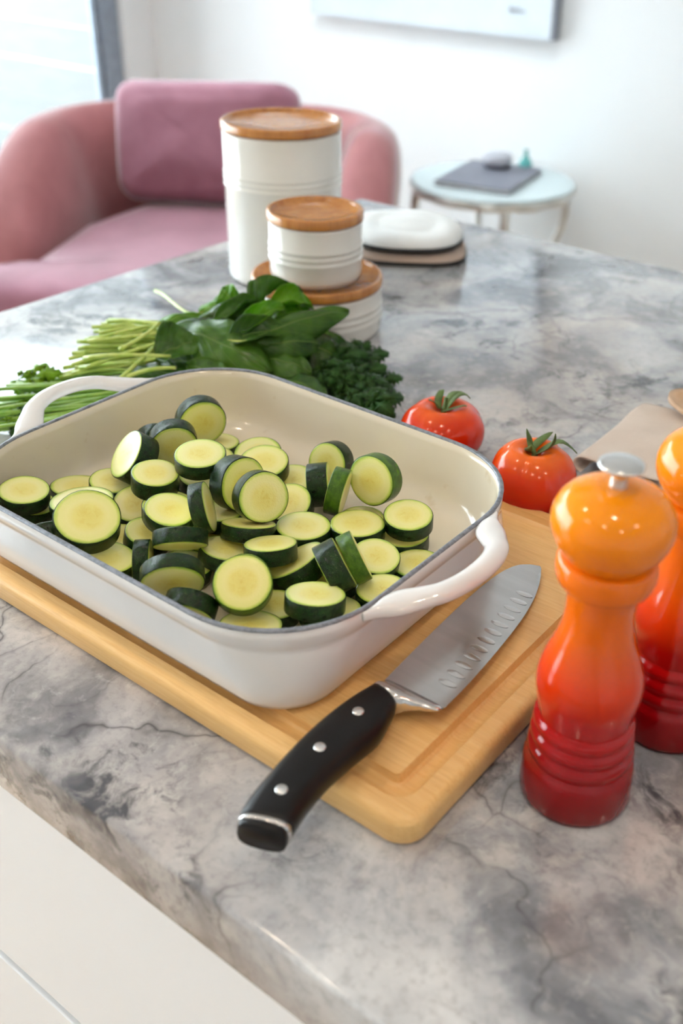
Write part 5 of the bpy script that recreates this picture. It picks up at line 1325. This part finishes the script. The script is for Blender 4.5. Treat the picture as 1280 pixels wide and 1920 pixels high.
# T shaped seat: its front part spreads before the arms
def tring(ins, z):
    o = [(-0.015, 0.02), (IW + 0.015, 0.02), (IW + 0.015, 0.74), (IW + 0.03, 0.775), (IW + 0.07, 0.79), (IW + 0.13, 0.80), (IW + 0.165, 0.83), (IW + 0.165, 0.90), (IW + 0.12, 0.965), (IW - 0.05, 0.99), (0.35, 1.0), (0.05, 0.99), (-0.12, 0.965), (-0.165, 0.90), (-0.165, 0.83), (-0.13, 0.80), (-0.07, 0.79), (-0.03, 0.775), (-0.015, 0.74)]
    c = (IW / 2, 0.52); out = []
    for x, d in o:
        sx = -1 if x < c[0] else 1; sd = -1 if d < c[1] else 1
        out.append((x - sx * ins, -(d - sd * ins * (1.0 if (d > 0.85 or d < 0.1) else 0.0)), z))
    return out
loft(bm, [tring(i_, z_) for i_, z_ in ((0.05, 0.25), (0.015, 0.262), (0.0, 0.30), (-0.004, 0.36), (0.0, 0.42), (0.012, 0.448), (0.035, 0.462), (0.08, 0.470), (0.16, 0.474))])
link('seat_cushion', bm, PINK2, ch, sub=1)
bm = bmesh.new(); loft(bm, cushion_rings(0.0, IW, -0.05, 0.93, 0.13, 0.27, 0.03, 0.0)); link('base', bm, PINK, ch)
bm = bmesh.new()
rg = cushion_rings(-0.29, 0.29, -0.185, 0.185, -0.085, 0.085, 0.055, 0.02)
for r_ in rg:
    pass
loft(bm, rg)
cush = link('back_cushion', bm, PINK2, ch, sub=1)
for v in cush.data.vertices:
    n_ = noise.noise(Vector((v.co.x * 9, v.co.y * 9, v.co.z * 9)))
    v.co.z += 0.026 * n_; v.co.y += 0.018 * noise.noise(Vector((v.co.x * 11, 3.1, v.co.z * 7)))
cush.location = (0.335, -0.125, 0.655); cush.rotation_euler = (math.radians(76), 0, math.radians(-2))
for x, d in ((0.0, 0.02), (IW, 0.02), (0.0, 0.85), (IW, 0.85)):
    bm = bmesh.new(); lathe(bm, [(0.014, 0.0), (0.018, 0.005), (0.024, 0.14)], 16, x, -d); link('leg', bm, LEGW, ch)

# ------------------------------------------------------------------ side table and what stands on it
TX, TY, TZ = -1.746, 2.862, -0.35
tb = empty('side_table', (TX, TY, FZ)); tag(tb, 'round glass topped side table with curved silver legs by the white wall', 'side table')
hT = TZ - FZ
bm = bmesh.new(); lathe(bm, [(0.250, hT - 0.008), (0.262, hT - 0.008), (0.2640, hT - 0.004), (0.262, hT), (0.25, hT), (0.001, hT)], 64); link('glass_top', bm, GLASS2, tb)
bm = bmesh.new(); n = 96
rings = []
for s_ in range(10):
    a = 2 * PI * s_ / 10; ring = []
    for i in range(n):
        th = 2 * PI * i / n; R0 = 0.252 + 0.006 * math.cos(12 * th); ring.append(((R0 + 0.010 * math.cos(a)) * math.cos(th), (R0 + 0.010 * math.cos(a)) * math.sin(th), hT - 0.0225 + 0.014 * math.sin(a)))
    rings.append(ring)
rings.append(rings[0]); loft(bm, rings, False, False); bmesh.ops.remove_doubles(bm, verts=bm.verts, dist=1e-6)
link('apron_ring', bm, SILVER, tb)
for k in range(4):
    a = math.radians(-62 + 90 * k + 14)
    c, s = math.cos(a), math.sin(a)
    pr_ = smooth_prof([(0.236, hT - 0.02), (0.247, hT - 0.07), (0.238, hT - 0.16), (0.195, hT - 0.26), (0.165, hT - 0.36), (0.185, hT - 0.46), (0.225, 0.012)], 4)
    bm = bmesh.new(); tube(bm, [(r * c, r * s, z) for r, z in pr_], [0.016 - 0.006 * i / len(pr_) for i in range(len(pr_))], 10, up=(-s, c, 0.01)); link('leg', bm, SILVER, tb)
bm = bmesh.new(); lathe(bm, [(0.10, 0.15), (0.112, 0.152), (0.115, 0.158), (0.10, 0.160)], 40)
bk = empty('book', (-1.760, 2.866, TZ), math.radians(12)); tag(bk, 'dark grey book lying flat on the glass side table', 'book')
link('cover', box(bmesh.new(), -0.125, 0.125, -0.165, 0.165, 0.0005, 0.0035), GREYBOOK, bk, smooth=False)
link('cover', box(bmesh.new(), -0.125, 0.125, -0.165, 0.165, 0.0125, 0.0155), GREYBOOK, bk, smooth=False)
link('pages', box(bmesh.new(), -0.120, 0.120, -0.160, 0.160, 0.0036, 0.0124), PAPER, bk, smooth=False)
sk = empty('smart_speaker', (-1.790, 2.955, TZ + 0.0158)); tag(sk, 'small round grey cloth speaker standing on the grey book', 'speaker')
bm = bmesh.new(); lathe(bm, smooth_prof([(0.034, 0.010), (0.046, 0.018), (0.050, 0.030), (0.046, 0.042), (0.034, 0.049), (0.012, 0.052)], 4), 40); link('cloth_shell', bm, SPEAKER, sk)
bm = bmesh.new(); lathe(bm, [(0.034, 0.0), (0.040, 0.002), (0.044, 0.008), (0.043, 0.014), (0.034, 0.012)], 40); link('base', bm, SPK_DARK, sk)
tl = empty('glass_ornament', (-1.735, 3.045, TZ)); tag(tl, 'tiny teal ornament at the back of the side table', 'ornament')
bm = bmesh.new(); lathe(bm, smooth_prof([(0.016, 0.0), (0.022, 0.012), (0.020, 0.03), (0.009, 0.045), (0.006, 0.06), (0.010, 0.066)], 3), 24); link('vase', bm, TEAL, tl)

# ------------------------------------------------------------------ picture on the wall
pc = empty('wall_canvas', (-2.2, YW - 0.002, 0.045)); tag(pc, 'pale blue canvas picture hanging on the white wall', 'picture')
link('stretcher', box(bmesh.new(), -0.546, 0.479, -0.036, -0.001, 0.0, 0.72), CANVAS_EDGE, pc, smooth=False)
link('painted_face', box(bmesh.new(), -0.546, 0.467, -0.0375, -0.0362, 0.0, 0.72), CANVAS, pc, smooth=False)
bm = bmesh.new()
sx = 0.31
for k, (dx, dz) in enumerate(((0, 0), (0.006, 0.016), (0.012, 0.0), (0.020, 0.012), (0.026, 0.002), (0.034, 0.014), (0.040, 0.001), (0.048, 0.006), (0.060, 0.004))):
    if k: tube(bm, [prev, (sx + dx, -0.0385, 0.073 + dz)], 0.0018, 5)
    prev = (sx + dx, -0.0385, 0.073 + dz)
link('signature', bm, INK, pc)['label'] = 'small dark scribbled signature'
